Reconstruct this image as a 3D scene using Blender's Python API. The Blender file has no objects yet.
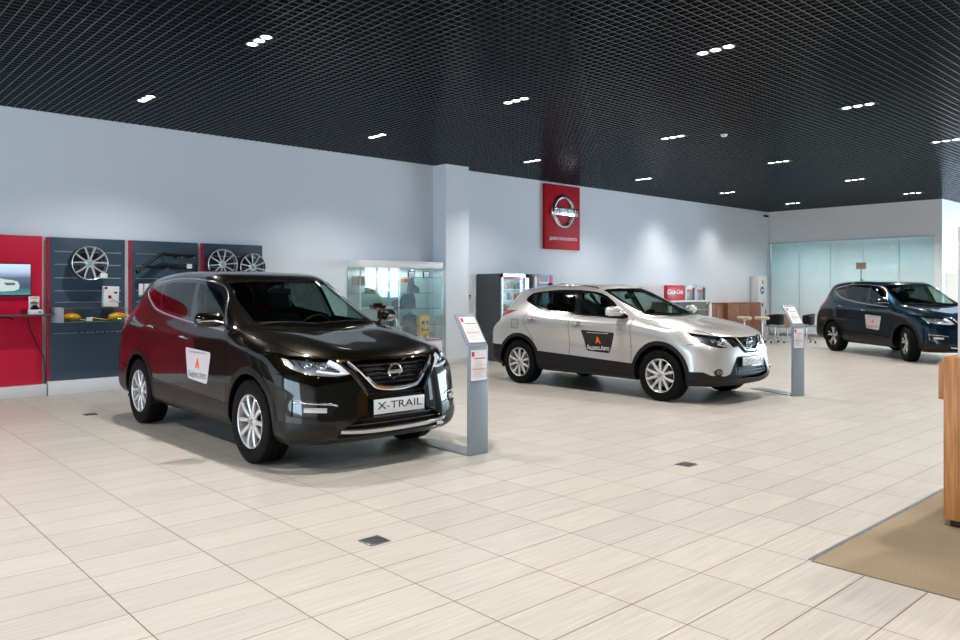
import bpy, bmesh, math, random
from mathutils import Vector, Matrix
from mathutils.bvhtree import BVHTree
from mathutils.geometry import tessellate_polygon
random.seed(7)
PI = math.pi
C = bpy.context.scene.collection

# ---------------------------------------------------------------- helpers
def new_obj(name, me, parent=None, mat=None):
    o = bpy.data.objects.new(name, me); C.objects.link(o)
    if parent is not None: o.parent = parent
    if mat is not None:
        if isinstance(mat, (list, tuple)):
            for m in mat: me.materials.append(m)
        else: me.materials.append(mat)
    return o

def tag(o, label=None, cat=None, group=None, kind=None):
    if label: o['label'] = label
    if cat: o['category'] = cat
    if group: o['group'] = group
    if kind: o['kind'] = kind
    return o

def thing(name, label, cat, loc=(0, 0, 0), rz=0, group=None):
    o = bpy.data.objects.new(name, None); C.objects.link(o)
    o.empty_display_size = .1
    o.location = loc; o.rotation_euler = (0, 0, rz)
    return tag(o, label, cat, group)

class MB:
    """collects shapes in one mesh"""
    def __init__(self): self.bm = bmesh.new(); self.mi = 0
    def _done(self, vs, M=None):
        if M is not None: bmesh.ops.transform(self.bm, matrix=M, verts=vs)
        fs = set(f for v in vs for f in v.link_faces)
        for f in fs: f.material_index = self.mi
        return self
    def box(self, a, b, bev=0, M=None, seg=2):
        r = bmesh.ops.create_cube(self.bm, size=1)
        vs = r['verts']
        for v in vs:
            v.co = Vector([(a[i] + b[i]) / 2 + v.co[i] * (b[i] - a[i]) for i in range(3)])
        if bev:
            es = list(set(e for v in vs for e in v.link_edges))
            fs = list(set(f for v in vs for f in v.link_faces))
            rr = bmesh.ops.bevel(self.bm, geom=es + vs, offset=bev, segments=seg, affect='EDGES', profile=.5)
            vs = list(set(v for f in rr['faces'] for v in f.verts) | set(v for v in vs if v.is_valid))
            # collect the connected shell
            seen = set(vs); st = list(vs)
            while st:
                v = st.pop()
                for e in v.link_edges:
                    w = e.other_vert(v)
                    if w not in seen: seen.add(w); st.append(w)
            vs = list(seen)
        return self._done(vs, M)
    def cyl(self, p, q, r, r2=None, n=20, caps=True):
        p = Vector(p); q = Vector(q); d = q - p
        rr = bmesh.ops.create_cone(self.bm, cap_ends=caps, segments=n, radius1=r, radius2=r if r2 is None else r2, depth=d.length)
        M = Matrix.Translation((p + q) / 2) @ Vector((0, 0, 1)).rotation_difference(d).to_matrix().to_4x4()
        return self._done(rr['verts'], M)
    def ball(self, c, r, n=16, sc=(1, 1, 1)):
        rr = bmesh.ops.create_uvsphere(self.bm, u_segments=n, v_segments=max(6, n // 2), radius=r)
        M = Matrix.Translation(c) @ Matrix.Diagonal((*sc, 1))
        return self._done(rr['verts'], M)
    def prism(self, pts, M, d, bev=0):
        """outline in local xy, extruded along local z by d"""
        vs = [self.bm.verts.new((x, y, 0)) for x, y in pts]
        f = self.bm.faces.new(vs)
        r = bmesh.ops.extrude_face_region(self.bm, geom=[f])
        nv = [g for g in r['geom'] if isinstance(g, bmesh.types.BMVert)]
        for v in nv: v.co.z += d
        return self._done(vs + nv, M)
    def tube(self, pts, r, n=8, closed=False, flat=1.0):
        pts = [Vector(p) for p in pts]; N = len(pts); rings = []
        up = Vector((0, 0, 1))
        for i, p in enumerate(pts):
            if closed: t = pts[(i + 1) % N] - pts[i - 1]
            else: t = pts[min(i + 1, N - 1)] - pts[max(i - 1, 0)]
            t.normalize()
            u = up.cross(t)
            if u.length < .05: u = Vector((1, 0, 0)).cross(t)
            u.normalize(); w = t.cross(u)
            rings.append([self.bm.verts.new(p + u * r * math.cos(2 * PI * k / n) + w * r * flat * math.sin(2 * PI * k / n)) for k in range(n)])
        vs = [v for q in rings for v in q]
        for i in range(N if closed else N - 1):
            a, b = rings[i], rings[(i + 1) % N]
            for k in range(n): self.bm.faces.new((a[k], a[(k + 1) % n], b[(k + 1) % n], b[k]))
        if not closed:
            self.bm.faces.new(rings[0][::-1]); self.bm.faces.new(rings[-1])
        return self._done(vs)
    def lathe(self, prof, n=32, M=None, closed=False):
        """profile (r, h) about local z"""
        rings = []
        for r, h in prof:
            rings.append([self.bm.verts.new((r * math.cos(2 * PI * k / n), r * math.sin(2 * PI * k / n), h)) for k in range(n)])
        vs = [v for q in rings for v in q]
        for i in range(len(rings) - 1 + (1 if closed else 0)):
            a, b = rings[i], rings[(i + 1) % len(rings)]
            for k in range(n): self.bm.faces.new((a[k], a[(k + 1) % n], b[(k + 1) % n], b[k]))
        return self._done(vs, M)
    def grid(self, rows):
        vv = [[self.bm.verts.new(p) for p in r] for r in rows]
        for i in range(len(vv) - 1):
            for j in range(len(vv[0]) - 1):
                self.bm.faces.new((vv[i][j], vv[i][j + 1], vv[i + 1][j + 1], vv[i + 1][j]))
        return self._done([v for r in vv for v in r])
    def build(self, name, mat, parent=None, smooth=True, ang=35):
        bmesh.ops.recalc_face_normals(self.bm, faces=self.bm.faces[:])
        me = bpy.data.meshes.new(name); self.bm.to_mesh(me); self.bm.free()
        o = new_obj(name, me, parent, mat)
        if smooth:
            for p in me.polygons: p.use_smooth = True
            me.set_sharp_from_angle(angle=math.radians(ang))
        return o

def box(name, a, b, mat, parent=None, bev=0, **k):
    o = MB().box(a, b, bev).build(name, mat, parent)
    return o
def struct(name, a, b, mat, bev=0):
    return tag(box(name, a, b, mat, None, bev), kind='structure')

def text_me(body, size, extrude=0.0, align='CENTER', sx=1.0, shear=0, bold=0.0):
    cu = bpy.data.curves.new('lettering', 'FONT'); cu.body = body; cu.size = size
    cu.align_x = align; cu.align_y = 'CENTER'; cu.extrude = extrude; cu.resolution_u = 3
    cu.offset = bold; cu.shear = shear
    ob = bpy.data.objects.new('lettering', cu); C.objects.link(ob)
    dg = bpy.context.evaluated_depsgraph_get()
    me = bpy.data.meshes.new_from_object(ob.evaluated_get(dg))
    bpy.data.objects.remove(ob); bpy.data.curves.remove(cu)
    for v in me.vertices: v.co.x *= sx
    me.materials.clear()
    return me
def text(name, body, size, M, mat, parent=None, extrude=.001, sx=1.0, bold=0.0, shear=0):
    me = text_me(body, size, extrude, 'CENTER', sx, shear, bold)
    me.transform(M)
    return new_obj(name, me, parent, mat)
# frames: local x = right, local y = up, local z = out of the face
def frame(o, right, up):
    r = Vector(right).normalized(); u = Vector(up).normalized(); n = r.cross(u)
    return Matrix.Translation(o) @ Matrix((r, u, n)).transposed().to_4x4()

# ---------------------------------------------------------------- materials
MATS = {}
def mat(name, col, rough=.5, metal=0, coat=0, emit=None, es=1, spec=.5, alpha=1, trans=0, coat_r=.03, bump=None):
    if name in MATS: return MATS[name]
    m = bpy.data.materials.new(name); m.use_nodes = True
    b = m.node_tree.nodes['Principled BSDF']
    b.inputs['Base Color'].default_value = (*col, 1)
    b.inputs['Roughness'].default_value = rough
    b.inputs['Metallic'].default_value = metal
    b.inputs['Coat Weight'].default_value = coat
    b.inputs['Coat Roughness'].default_value = coat_r
    b.inputs['Specular IOR Level'].default_value = spec
    b.inputs['Transmission Weight'].default_value = trans
    if emit:
        b.inputs['Emission Color'].default_value = (*emit, 1); b.inputs['Emission Strength'].default_value = es
    if bump:
        nt = m.node_tree
        n = nt.nodes.new('ShaderNodeTexNoise'); n.inputs['Scale'].default_value = bump[0]; n.inputs['Detail'].default_value = 3
        tc = nt.nodes.new('ShaderNodeTexCoord'); nt.links.new(tc.outputs['Object'], n.inputs['Vector'])
        bp = nt.nodes.new('ShaderNodeBump'); bp.inputs['Strength'].default_value = bump[1]; bp.inputs['Distance'].default_value = .01
        nt.links.new(n.outputs['Fac'], bp.inputs['Height']); nt.links.new(bp.outputs['Normal'], b.inputs['Normal'])
    MATS[name] = m
    return m

def paint(name, col, metal=.6, rough=.35, flake=.0):
    m = mat(name, col, rough, metal, coat=1.0, coat_r=.015, spec=.0)
    nt = m.node_tree; b = nt.nodes['Principled BSDF']
    tc = nt.nodes.new('ShaderNodeTexCoord'); n = nt.nodes.new('ShaderNodeTexNoise')
    n.inputs['Scale'].default_value = 900
    mr = nt.nodes.new('ShaderNodeMapRange'); mr.inputs[1].default_value = .35; mr.inputs[2].default_value = .65
    mr.inputs[3].default_value = rough - .05; mr.inputs[4].default_value = rough + .05
    nt.links.new(tc.outputs['Object'], n.inputs['Vector']); nt.links.new(n.outputs['Fac'], mr.inputs[0]); nt.links.new(mr.outputs[0], b.inputs['Roughness'])
    return m

def glass(name, tint, gloss=1.0, rough=0.0, mixmin=.0, frost=None, ior=1.5):
    """thin pane: coloured see-through plus mirror reflection by Fresnel"""
    m = bpy.data.materials.new(name); m.use_nodes = True; nt = m.node_tree
    nt.nodes.clear()
    out = nt.nodes.new('ShaderNodeOutputMaterial'); mix = nt.nodes.new('ShaderNodeMixShader')
    tr = nt.nodes.new('ShaderNodeBsdfTransparent'); tr.inputs[0].default_value = (*tint, 1)
    gl = nt.nodes.new('ShaderNodeBsdfGlossy'); gl.inputs['Roughness'].default_value = rough
    gl.inputs[0].default_value = (gloss, gloss, gloss, 1)
    fr = nt.nodes.new('ShaderNodeFresnel'); fr.inputs[0].default_value = ior
    # both faces of the pane reflect the same way
    geo = nt.nodes.new('ShaderNodeNewGeometry'); sc = nt.nodes.new('ShaderNodeVectorMath'); sc.operation = 'SCALE'
    ml = nt.nodes.new('ShaderNodeMath'); ml.operation = 'MULTIPLY_ADD'; ml.inputs[1].default_value = -2; ml.inputs[2].default_value = 1
    nt.links.new(geo.outputs['Backfacing'], ml.inputs[0]); nt.links.new(ml.outputs[0], sc.inputs['Scale'])
    nt.links.new(geo.outputs['Normal'], sc.inputs[0])
    md = nt.nodes.new('ShaderNodeMath'); md.operation = 'ADD'; md.inputs[1].default_value = mixmin; md.use_clamp = True
    # fresnel of the true incidence on either side
    lw = nt.nodes.new('ShaderNodeVectorMath'); lw.operation = 'DOT_PRODUCT'
    nt.links.new(geo.outputs['Normal'], lw.inputs[0]); nt.links.new(geo.outputs['Incoming'], lw.inputs[1])
    ab = nt.nodes.new('ShaderNodeMath'); ab.operation = 'ABSOLUTE'; nt.links.new(lw.outputs['Value'], ab.inputs[0])
    iv = nt.nodes.new('ShaderNodeMath'); iv.operation = 'SUBTRACT'; iv.inputs[0].default_value = 1; nt.links.new(ab.outputs[0], iv.inputs[1])
    pw = nt.nodes.new('ShaderNodeMath'); pw.operation = 'POWER'; pw.inputs[1].default_value = 5; nt.links.new(iv.outputs[0], pw.inputs[0])
    ma = nt.nodes.new('ShaderNodeMath'); ma.operation = 'MULTIPLY_ADD'; ma.inputs[1].default_value = .93; ma.inputs[2].default_value = .07
    nt.links.new(pw.outputs[0], ma.inputs[0]); nt.links.new(ma.outputs[0], md.inputs[0])
    nt.links.new(md.outputs[0], mix.inputs[0]); nt.links.new(tr.outputs[0], mix.inputs[1]); nt.links.new(gl.outputs[0], mix.inputs[2])
    for n in (fr, sc, ml): nt.nodes.remove(n)
    last = mix
    if frost:   # film whose density falls with height (z0 -> z1)
        z0, z1, col, f0, f1 = frost
        tl = nt.nodes.new('ShaderNodeBsdfDiffuse'); tl.inputs[0].default_value = (*col, 1)
        tl2 = nt.nodes.new('ShaderNodeBsdfTranslucent'); tl2.inputs[0].default_value = (*col, 1)
        mm = nt.nodes.new('ShaderNodeMixShader'); mm.inputs[0].default_value = .35
        nt.links.new(tl.outputs[0], mm.inputs[1]); nt.links.new(tl2.outputs[0], mm.inputs[2])
        tc = nt.nodes.new('ShaderNodeTexCoord'); sp = nt.nodes.new('ShaderNodeSeparateXYZ'); nt.links.new(tc.outputs['Object'], sp.inputs[0])
        mr = nt.nodes.new('ShaderNodeMapRange'); mr.interpolation_type = 'SMOOTHSTEP'
        mr.inputs[1].default_value = z0; mr.inputs[2].default_value = z1; mr.inputs[3].default_value = f0; mr.inputs[4].default_value = f1
        nt.links.new(sp.outputs[2], mr.inputs[0])
        m2 = nt.nodes.new('ShaderNodeMixShader'); nt.links.new(mr.outputs[0], m2.inputs[0])
        nt.links.new(mix.outputs[0], m2.inputs[1]); nt.links.new(mm.outputs[0], m2.inputs[2]); last = m2
    nt.links.new(last.outputs[0], out.inputs[0])
    MATS[name] = m
    return m

def wood(name, c1, c2, axis=2, scale=1.0, rough=.4):
    m = mat(name, c1, rough); nt = m.node_tree; b = nt.nodes['Principled BSDF']
    tc = nt.nodes.new('ShaderNodeTexCoord'); mp = nt.nodes.new('ShaderNodeMapping')
    s = [30 * scale] * 3; s[axis] = 1.2 * scale
    mp.inputs['Scale'].default_value = s
    n = nt.nodes.new('ShaderNodeTexNoise'); n.inputs['Scale'].default_value = 2.2; n.inputs['Detail'].default_value = 5; n.inputs['Distortion'].default_value = .4
    cr = nt.nodes.new('ShaderNodeValToRGB')
    cr.color_ramp.elements[0].position = .35; cr.color_ramp.elements[0].color = (*c2, 1)
    cr.color_ramp.elements[1].position = .65; cr.color_ramp.elements[1].color = (*c1, 1)
    nt.links.new(tc.outputs['Object'], mp.inputs[0]); nt.links.new(mp.outputs[0], n.inputs['Vector'])
    nt.links.new(n.outputs['Fac'], cr.inputs[0]); nt.links.new(cr.outputs[0], b.inputs['Base Color'])
    return m

def floor_material():
    m = mat('floor_tile', (.6, .55, .48), .28); nt = m.node_tree; b = nt.nodes['Principled BSDF']
    N = nt.nodes.new; L = nt.links.new
    tc = N('ShaderNodeTexCoord'); mp = N('ShaderNodeMapping'); mp.inputs['Location'].default_value = (-.005 + .6 * 100, -.115 + .3 * 100, 0)
    L(tc.outputs['Object'], mp.inputs[0])
    br = N('ShaderNodeTexBrick'); br.offset = 0; br.squash = 1; br.inputs['Scale'].default_value = 1
    br.inputs['Brick Width'].default_value = .6; br.inputs['Row Height'].default_value = .3
    br.inputs['Mortar Size'].default_value = .0028; br.inputs['Mortar Smooth'].default_value = .1
    br.inputs['Color1'].default_value = (.475, .443, .398, 1); br.inputs['Color2'].default_value = (.43, .402, .364, 1)
    br.inputs['Mortar'].default_value = (.13, .085, .05, 1)
    L(mp.outputs[0], br.inputs['Vector'])
    mp2 = N('ShaderNodeMapping'); mp2.inputs['Scale'].default_value = (1.1, 26, 1); L(tc.outputs['Object'], mp2.inputs[0])
    n = N('ShaderNodeTexNoise'); n.inputs['Scale'].default_value = 2.0; n.inputs['Detail'].default_value = 4; n.inputs['Roughness'].default_value = .6
    L(mp2.outputs[0], n.inputs['Vector'])
    mr = N('ShaderNodeMapRange'); mr.inputs[1].default_value = .3; mr.inputs[2].default_value = .7; mr.inputs[3].default_value = .85; mr.inputs[4].default_value = 1.1
    L(n.outputs['Fac'], mr.inputs[0])
    mx = N('ShaderNodeVectorMath'); mx.operation = 'SCALE'; L(br.outputs['Color'], mx.inputs[0]); L(mr.outputs[0], mx.inputs['Scale'])
    L(mx.outputs[0], b.inputs['Base Color'])
    r2 = N('ShaderNodeMapRange'); r2.inputs[3].default_value = .24; r2.inputs[4].default_value = .38; L(n.outputs['Fac'], r2.inputs[0]); L(r2.outputs[0], b.inputs['Roughness'])
    bp = N('ShaderNodeBump'); bp.inputs['Strength'].default_value = .25; bp.inputs['Distance'].default_value = .002
    iv = N('ShaderNodeMath'); iv.operation = 'SUBTRACT'; iv.inputs[0].default_value = 1; L(br.outputs['Fac'], iv.inputs[1])
    L(iv.outputs[0], bp.inputs['Height']); L(bp.outputs['Normal'], b.inputs['Normal'])
    return m

def carpet_material():
    m = mat('brown_carpet', (.3, .22, .13), .95, spec=.1); nt = m.node_tree; b = nt.nodes['Principled BSDF']
    N = nt.nodes.new; L = nt.links.new
    tc = N('ShaderNodeTexCoord'); mp = N('ShaderNodeMapping'); mp.inputs['Scale'].default_value = (1, 1, 1); L(tc.outputs['Object'], mp.inputs[0])
    w = N('ShaderNodeTexWave'); w.inputs['Scale'].default_value = 38; w.inputs['Distortion'].default_value = 1.5; w.bands_direction = 'Y'; L(mp.outputs[0], w.inputs[0])
    n = N('ShaderNodeTexNoise'); n.inputs['Scale'].default_value = 160; L(mp.outputs[0], n.inputs['Vector'])
    n2 = N('ShaderNodeTexNoise'); n2.inputs['Scale'].default_value = 1.6; L(mp.outputs[0], n2.inputs['Vector'])
    a = N('ShaderNodeMath'); a.operation = 'MULTIPLY_ADD'; a.inputs[1].default_value = .35; L(w.outputs['Fac'], a.inputs[0]); L(n.outputs['Fac'], a.inputs[2])
    cr = N('ShaderNodeValToRGB'); cr.color_ramp.elements[0].position = .3; cr.color_ramp.elements[0].color = (.135, .10, .066, 1)
    cr.color_ramp.elements[1].position = .95; cr.color_ramp.elements[1].color = (.32, .255, .178, 1)
    L(a.outputs[0], cr.inputs[0]); 
    mr = N('ShaderNodeMapRange'); mr.inputs[1].default_value = .3; mr.inputs[2].default_value = .7; mr.inputs[3].default_value = .88; mr.inputs[4].default_value = 1.1; L(n2.outputs['Fac'], mr.inputs[0])
    sc = N('ShaderNodeVectorMath'); sc.operation = 'SCALE'; L(cr.outputs[0], sc.inputs[0]); L(mr.outputs[0], sc.inputs['Scale']); L(sc.outputs[0], b.inputs['Base Color'])
    bp = N('ShaderNodeBump'); bp.inputs['Strength'].default_value = .5; bp.inputs['Distance'].default_value = .004; L(a.outputs[0], bp.inputs['Height']); L(bp.outputs['Normal'], b.inputs['Normal'])
    return m

WHITE = mat('white_wall_paint', (.78, .845, .92), .6, bump=(60, .03))
WTRIM = mat('white_trim', (.74, .75, .77), .4)
WPLAS = mat('white_plastic', (.78, .79, .80), .35)
GRID = mat('black_grid_metal', (.018, .025, .034), .24, 0, spec=.6)
BLACKV = mat('plenum_black', (.006, .006, .007), .9)
ALU = mat('brushed_aluminium', (.55, .57, .60), .3, .9)
GREYP = mat('grey_powder_metal', (.27, .32, .38), .45, .3)
NAVY = mat('navy_slatwall', (.042, .078, .118), .42)
RED = mat('red_panel', (.66, .004, .045), .38)
DARK = mat('black_plastic', (.006, .006, .0065), .45, spec=.2)
RUBBER = mat('tyre_rubber', (.004, .004, .0042), .6, spec=.12)
CHROME = mat('chrome', (.82, .83, .85), .06, 1)
SATIN = mat('satin_chrome', (.62, .63, .66), .22, 1)
RIM = mat('silver_alloy', (.74, .74, .75), .34, .6)
RIMD = mat('dark_alloy_pocket', (.025, .027, .03), .3, .4)
DISC = mat('brake_disc', (.2, .2, .21), .35, 1)
FABRIC = mat('seat_fabric', (.025, .025, .028), .85)
HEADL = mat('headliner', (.30, .32, .30), .9)
PAPER = mat('paper', (.80, .80, .82), .5)
INKR = mat('red_ink', (.55, .03, .06), .5)
INKG = mat('grey_ink', (.42, .43, .46), .6)
LAMPR = mat('red_lens', (.45, .004, .01), .08, coat=1)
ORANGE = mat('orange_mark', (.9, .16, .01), .4)
YELLOW = mat('yellow_plastic', (.80, .42, .01), .3)
GAP = mat('shut_line', (.003, .003, .003), .9, spec=0)
BLK = mat('black_gloss', (.006, .006, .007), .08, coat=1)
WOODC = wood('oak_veneer', (.50, .22, .075), (.30, .115, .032), 2)
WOODH = wood('walnut_veneer', (.33, .13, .055), (.20, .07, .028), 0)
GLASSC = glass('clear_glass', (.93, .97, .96))
GLASSW = glass('windshield_glass', (.62, .78, .70), mixmin=.0)
GLASSS = glass('side_window_glass', (.62, .74, .71), mixmin=.01)
GLASSP = glass('privacy_glass', (.10, .12, .125), mixmin=.02)
GLASSQ = glass('light_privacy_glass', (.36, .44, .43), mixmin=.0)
LENS = glass('headlight_lens', (.93, .95, .97), mixmin=.02)
# ---------------------------------------------------------------- surface cutting kit for car bodies
def half_plane(poly, P, a, b, c):
    """split one polygon (list of 6-tuples) by a*u+b*v+c>=0"""
    d = [a * u + b * v + c for u, v in P]
    if min(d) >= -1e-9: return (poly, P), None
    if max(d) <= 1e-9: return None, (poly, P)
    i1, p1, i2, p2 = [], [], [], []
    n = len(poly)
    for k in range(n):
        A, B = poly[k], poly[(k + 1) % n]; pa, pb = P[k], P[(k + 1) % n]; da, db = d[k], d[(k + 1) % n]
        if da >= 0: i1.append(A); p1.append(pa)
        if da <= 0: i2.append(A); p2.append(pa)
        if (da > 0 and db < 0) or (da < 0 and db > 0):
            t = da / (da - db)
            V = tuple(x + (y - x) * t for x, y in zip(A, B)); q = (pa[0] + (pb[0] - pa[0]) * t, pa[1] + (pb[1] - pa[1]) * t)
            i1.append(V); p1.append(q); i2.append(V); p2.append(q)
    return ((i1, p1) if len(i1) > 2 else None), ((i2, p2) if len(i2) > 2 else None)

def tris_of(outline):
    t = tessellate_polygon([[Vector((x, y, 0)) for x, y in outline]])
    out = []
    for tr in t:
        q = [outline[i] for i in tr]
        ar = (q[1][0] - q[0][0]) * (q[2][1] - q[0][1]) - (q[1][1] - q[0][1]) * (q[2][0] - q[0][0])
        if abs(ar) < 1e-9: continue
        out.append(q if ar > 0 else q[::-1])
    return out
def ccw(q):
    ar = sum(q[i][0] * q[(i + 1) % len(q)][1] - q[(i + 1) % len(q)][0] * q[i][1] for i in range(len(q)))
    return q if ar > 0 else q[::-1]
SIDE = lambda v: (v[1], v[2])
FRONT = lambda v: (v[0], v[2])
TOP = lambda v: (v[0], v[1])
R2 = math.sqrt(.5)
DIAG = lambda v: ((v[0] + v[1]) * R2, v[2])     # seen from the front corner
RDIAG = lambda v: ((v[1] - v[0]) * R2, v[2])    # seen from the rear corner
def nrm(poly):
    n = Vector((0, 0, 0))
    for v in poly: n += Vector(v[3:6])
    return n.normalized()
def cut(polys, cutters, proj, cond=None):
    """returns (inside, outside); cutters = convex ccw polygons"""
    us = [p[0] for q in cutters for p in q]; vs = [p[1] for q in cutters for p in q]
    bb = (min(us), max(us), min(vs), max(vs))
    cb = [(min(p[0] for p in q), max(p[0] for p in q), min(p[1] for p in q), max(p[1] for p in q)) for q in cutters]
    ins, outs = [], []
    for poly in polys:
        P = [proj(v) for v in poly]
        if max(p[0] for p in P) < bb[0] or min(p[0] for p in P) > bb[1] or max(p[1] for p in P) < bb[2] or min(p[1] for p in P) > bb[3] or (cond and not cond(poly)):
            outs.append(poly); continue
        rest = [(poly, P)]
        for q, b in zip(cutters, cb):
            if max(p[0] for p in P) < b[0] or min(p[0] for p in P) > b[1] or max(p[1] for p in P) < b[2] or min(p[1] for p in P) > b[3]: continue
            nr = []
            for it in rest:
                cur = it; pend = []
                for k in range(len(q)):
                    (x0, y0), (x1, y1) = q[k], q[(k + 1) % len(q)]
                    a_, b_ = -(y1 - y0), (x1 - x0); c_ = -(a_ * x0 + b_ * y0)
                    i_, o_ = half_plane(cur[0], cur[1], a_, b_, c_)
                    if o_: pend.append(o_)
                    cur = i_
                    if cur is None: break
                if cur: ins.append(cur[0]); nr += pend
                else: nr.append(it)
            rest = nr
            if not rest: break
        outs += [r[0] for r in rest]
    return ins, outs
def strips(path, w):
    out = []
    for (x0, y0), (x1, y1) in zip(path[:-1], path[1:]):
        L = math.hypot(x1 - x0, y1 - y0)
        if L < 1e-6: continue
        nx, ny = -(y1 - y0) / L * w / 2, (x1 - x0) / L * w / 2
        ex, ey = (x1 - x0) / L * w * .3, (y1 - y0) / L * w * .3
        out.append(ccw([(x0 - ex + nx, y0 - ey + ny), (x0 - ex - nx, y0 - ey - ny), (x1 + ex - nx, y1 + ey - ny), (x1 + ex + nx, y1 + ey + ny)]))
    return out
def circle(c, r, n=28, a0=0, a1=2 * PI):
    return [(c[0] + r * math.cos(a0 + (a1 - a0) * k / n), c[1] + r * math.sin(a0 + (a1 - a0) * k / n)) for k in range(n)]
def smooth_path(pts, n=4, closed=False):
    out = []; N = len(pts)
    rng = range(N if closed else N - 1)
    for i in rng:
        p0 = pts[(i - 1) % N] if closed or i > 0 else pts[0]
        p1 = pts[i]; p2 = pts[(i + 1) % N]
        p3 = pts[(i + 2) % N] if closed or i + 2 < N else pts[-1]
        for k in range(n):
            t = k / n
            out.append(tuple(.5 * ((2 * b) + (-a + c) * t + (2 * a - 5 * b + 4 * c - d) * t * t + (-a + 3 * b - 3 * c + d) * t ** 3)
                             for a, b, c, d in zip(p0, p1, p2, p3)))
    if not closed: out.append(tuple(pts[-1]))
    return out
def mirror(polys): return [[(-v[0], v[1], v[2], -v[3], v[4], v[5]) for v in p][::-1] for p in polys]
def offset(polys, d):
    out = []
    for p in polys:
        q = []
        for v in p:
            n = Vector(v[3:6]); n.normalize()
            q.append((v[0] + n.x * d, v[1] + n.y * d, v[2] + n.z * d, *v[3:6]))
        out.append(q)
    return out
def poly_obj(name, groups, parent, thick=0, mats=None):
    """groups: list of (polys, material); one mesh with smooth custom normals"""
    verts = []; nors = []; idx = {}; faces = []; mi = []
    ml = []
    for polys, m in groups:
        if m not in ml: ml.append(m)
        k = ml.index(m)
        for p in polys:
            f = []
            for v in p:
                key = (round(v[0], 5), round(v[1], 5), round(v[2], 5))
                if key not in idx:
                    idx[key] = len(verts); verts.append(key); n = Vector(v[3:6]); n.normalize(); nors.append(n)
                i = idx[key]
                if not f or (f[-1] != i): f.append(i)
            if len(f) > 1 and f[0] == f[-1]: f.pop()
            if len(set(f)) >= 3 and len(set(f)) == len(f): faces.append(f); mi.append(k)
    me = bpy.data.meshes.new(name); me.from_pydata(verts, [], faces)
    for m in ml: me.materials.append(m)
    me.polygons.foreach_set('material_index', mi)
    me.polygons.foreach_set('use_smooth', [True] * len(faces))
    me.update()
    me.normals_split_custom_set_from_vertices(nors)
    return new_obj(name, me, parent)

def body_surface(T, level=3):
    """Catmull-Clark surface through the table points; returns polys of the w>0 half with their cage-face tag"""
    U = T['upper']; NR = len(U); NC = len(U[0])
    low = T['lower']; NK = len(low)
    verts = []; vid = {}
    def V(p, key):
        for sgn in (1, -1):
            if sgn == -1 and abs(p[0]) < 1e-6: vid[(key, -1)] = vid[(key, 1)]; continue
            vid[(key, sgn)] = len(verts); verts.append((p[0] * sgn, p[1], p[2]))
    for r in range(NR):
        for c in range(NC): V(U[r][c], ('u', r, c))
    per = [('u', 0, c) for c in range(NC)] + [('u', r, NC - 1) for r in range(1, NR - 1)] + [('u', NR - 1, c) for c in range(NC - 1, -1, -1)]
    rings = [per]
    for k in range(NK):
        assert len(low[k]) == len(per), (k, len(low[k]), len(per))
        ring = []
        for i, p in enumerate(low[k]): V(p, ('l', k, i)); ring.append(('l', k, i))
        rings.append(ring)
    faces = []; tags = []
    def F(keys, t):
        a = [vid[(k, 1)] for k in keys]; b = [vid[(k, -1)] for k in keys][::-1]
        faces.append(a); tags.append(t); faces.append(b); tags.append(t)
    tl = []
    def tid(x):
        tl.append(x); return len(tl) - 1
    for r in range(NR - 1):
        for c in range(NC - 1):
            F([('u', r, c), ('u', r, c + 1), ('u', r + 1, c + 1), ('u', r + 1, c)], tid(('u', r, c)))
    for k in range(NK):
        for i in range(len(per) - 1):
            F([rings[k][i], rings[k + 1][i], rings[k + 1][i + 1], rings[k][i + 1]], tid(('l', k, i)))
    me = bpy.data.meshes.new('cage'); me.from_pydata(verts, [], faces)
    for i in range(len(tl)):
        pass
    at = me.attributes.new('tag', 'INT', 'FACE'); at.data.foreach_set('value', tags)
    cr = T.get('crease', {})
    if cr:
        ca = me.attributes.new('crease_edge', 'FLOAT', 'EDGE')
        em = {tuple(sorted(e.vertices)): e.index for e in me.edges}
        vals = [0.0] * len(me.edges)
        for (k1, k2), v in cr.items():
            for sgn in (1, -1):
                e = tuple(sorted((vid[(k1, sgn)], vid[(k2, sgn)])))
                if e in em: vals[em[e]] = v
        ca.data.foreach_set('value', vals)
    ob = bpy.data.objects.new('cage', me); C.objects.link(ob)
    md = ob.modifiers.new('s', 'SUBSURF'); md.levels = level; md.render_levels = level; md.boundary_smooth = 'ALL'
    tgt = [Vector(v) for v in verts]
    for it in range(6):
        dg = bpy.context.evaluated_depsgraph_get(); ev = ob.evaluated_get(dg); m2 = ev.to_mesh()
        if it < 5:
            for i in range(len(tgt)):
                me.vertices[i].co += (tgt[i] - m2.vertices[i].co) * .8
            me.update(); ob.data.update_tag(); ev.to_mesh_clear(); bpy.context.view_layer.update()
        else:
            co = [tuple(v.co) for v in m2.vertices]; no = [tuple(n.vector) for n in m2.vertex_normals]
            tg = [0] * len(m2.polygons); m2.attributes['tag'].data.foreach_get('value', tg)
            polys = []
            for p in m2.polygons:
                if sum(co[i][0] for i in p.vertices) > 0:
                    polys.append(([(*co[i], *no[i]) for i in p.vertices], tl[tg[p.index]]))
            ev.to_mesh_clear()
    bpy.data.objects.remove(ob); bpy.data.meshes.remove(me)
    # outward normals
    flip = 0
    for p, t in polys[:400]:
        c = Vector(p[0][:3]) - Vector((0, 1.3, .7))
        flip += 1 if c.dot(Vector(p[0][3:6])) < 0 else -1
    if flip > 0: polys = [([(*v[:3], -v[3], -v[4], -v[5]) for v in p][::-1], t) for p, t in polys]
    return polys

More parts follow.
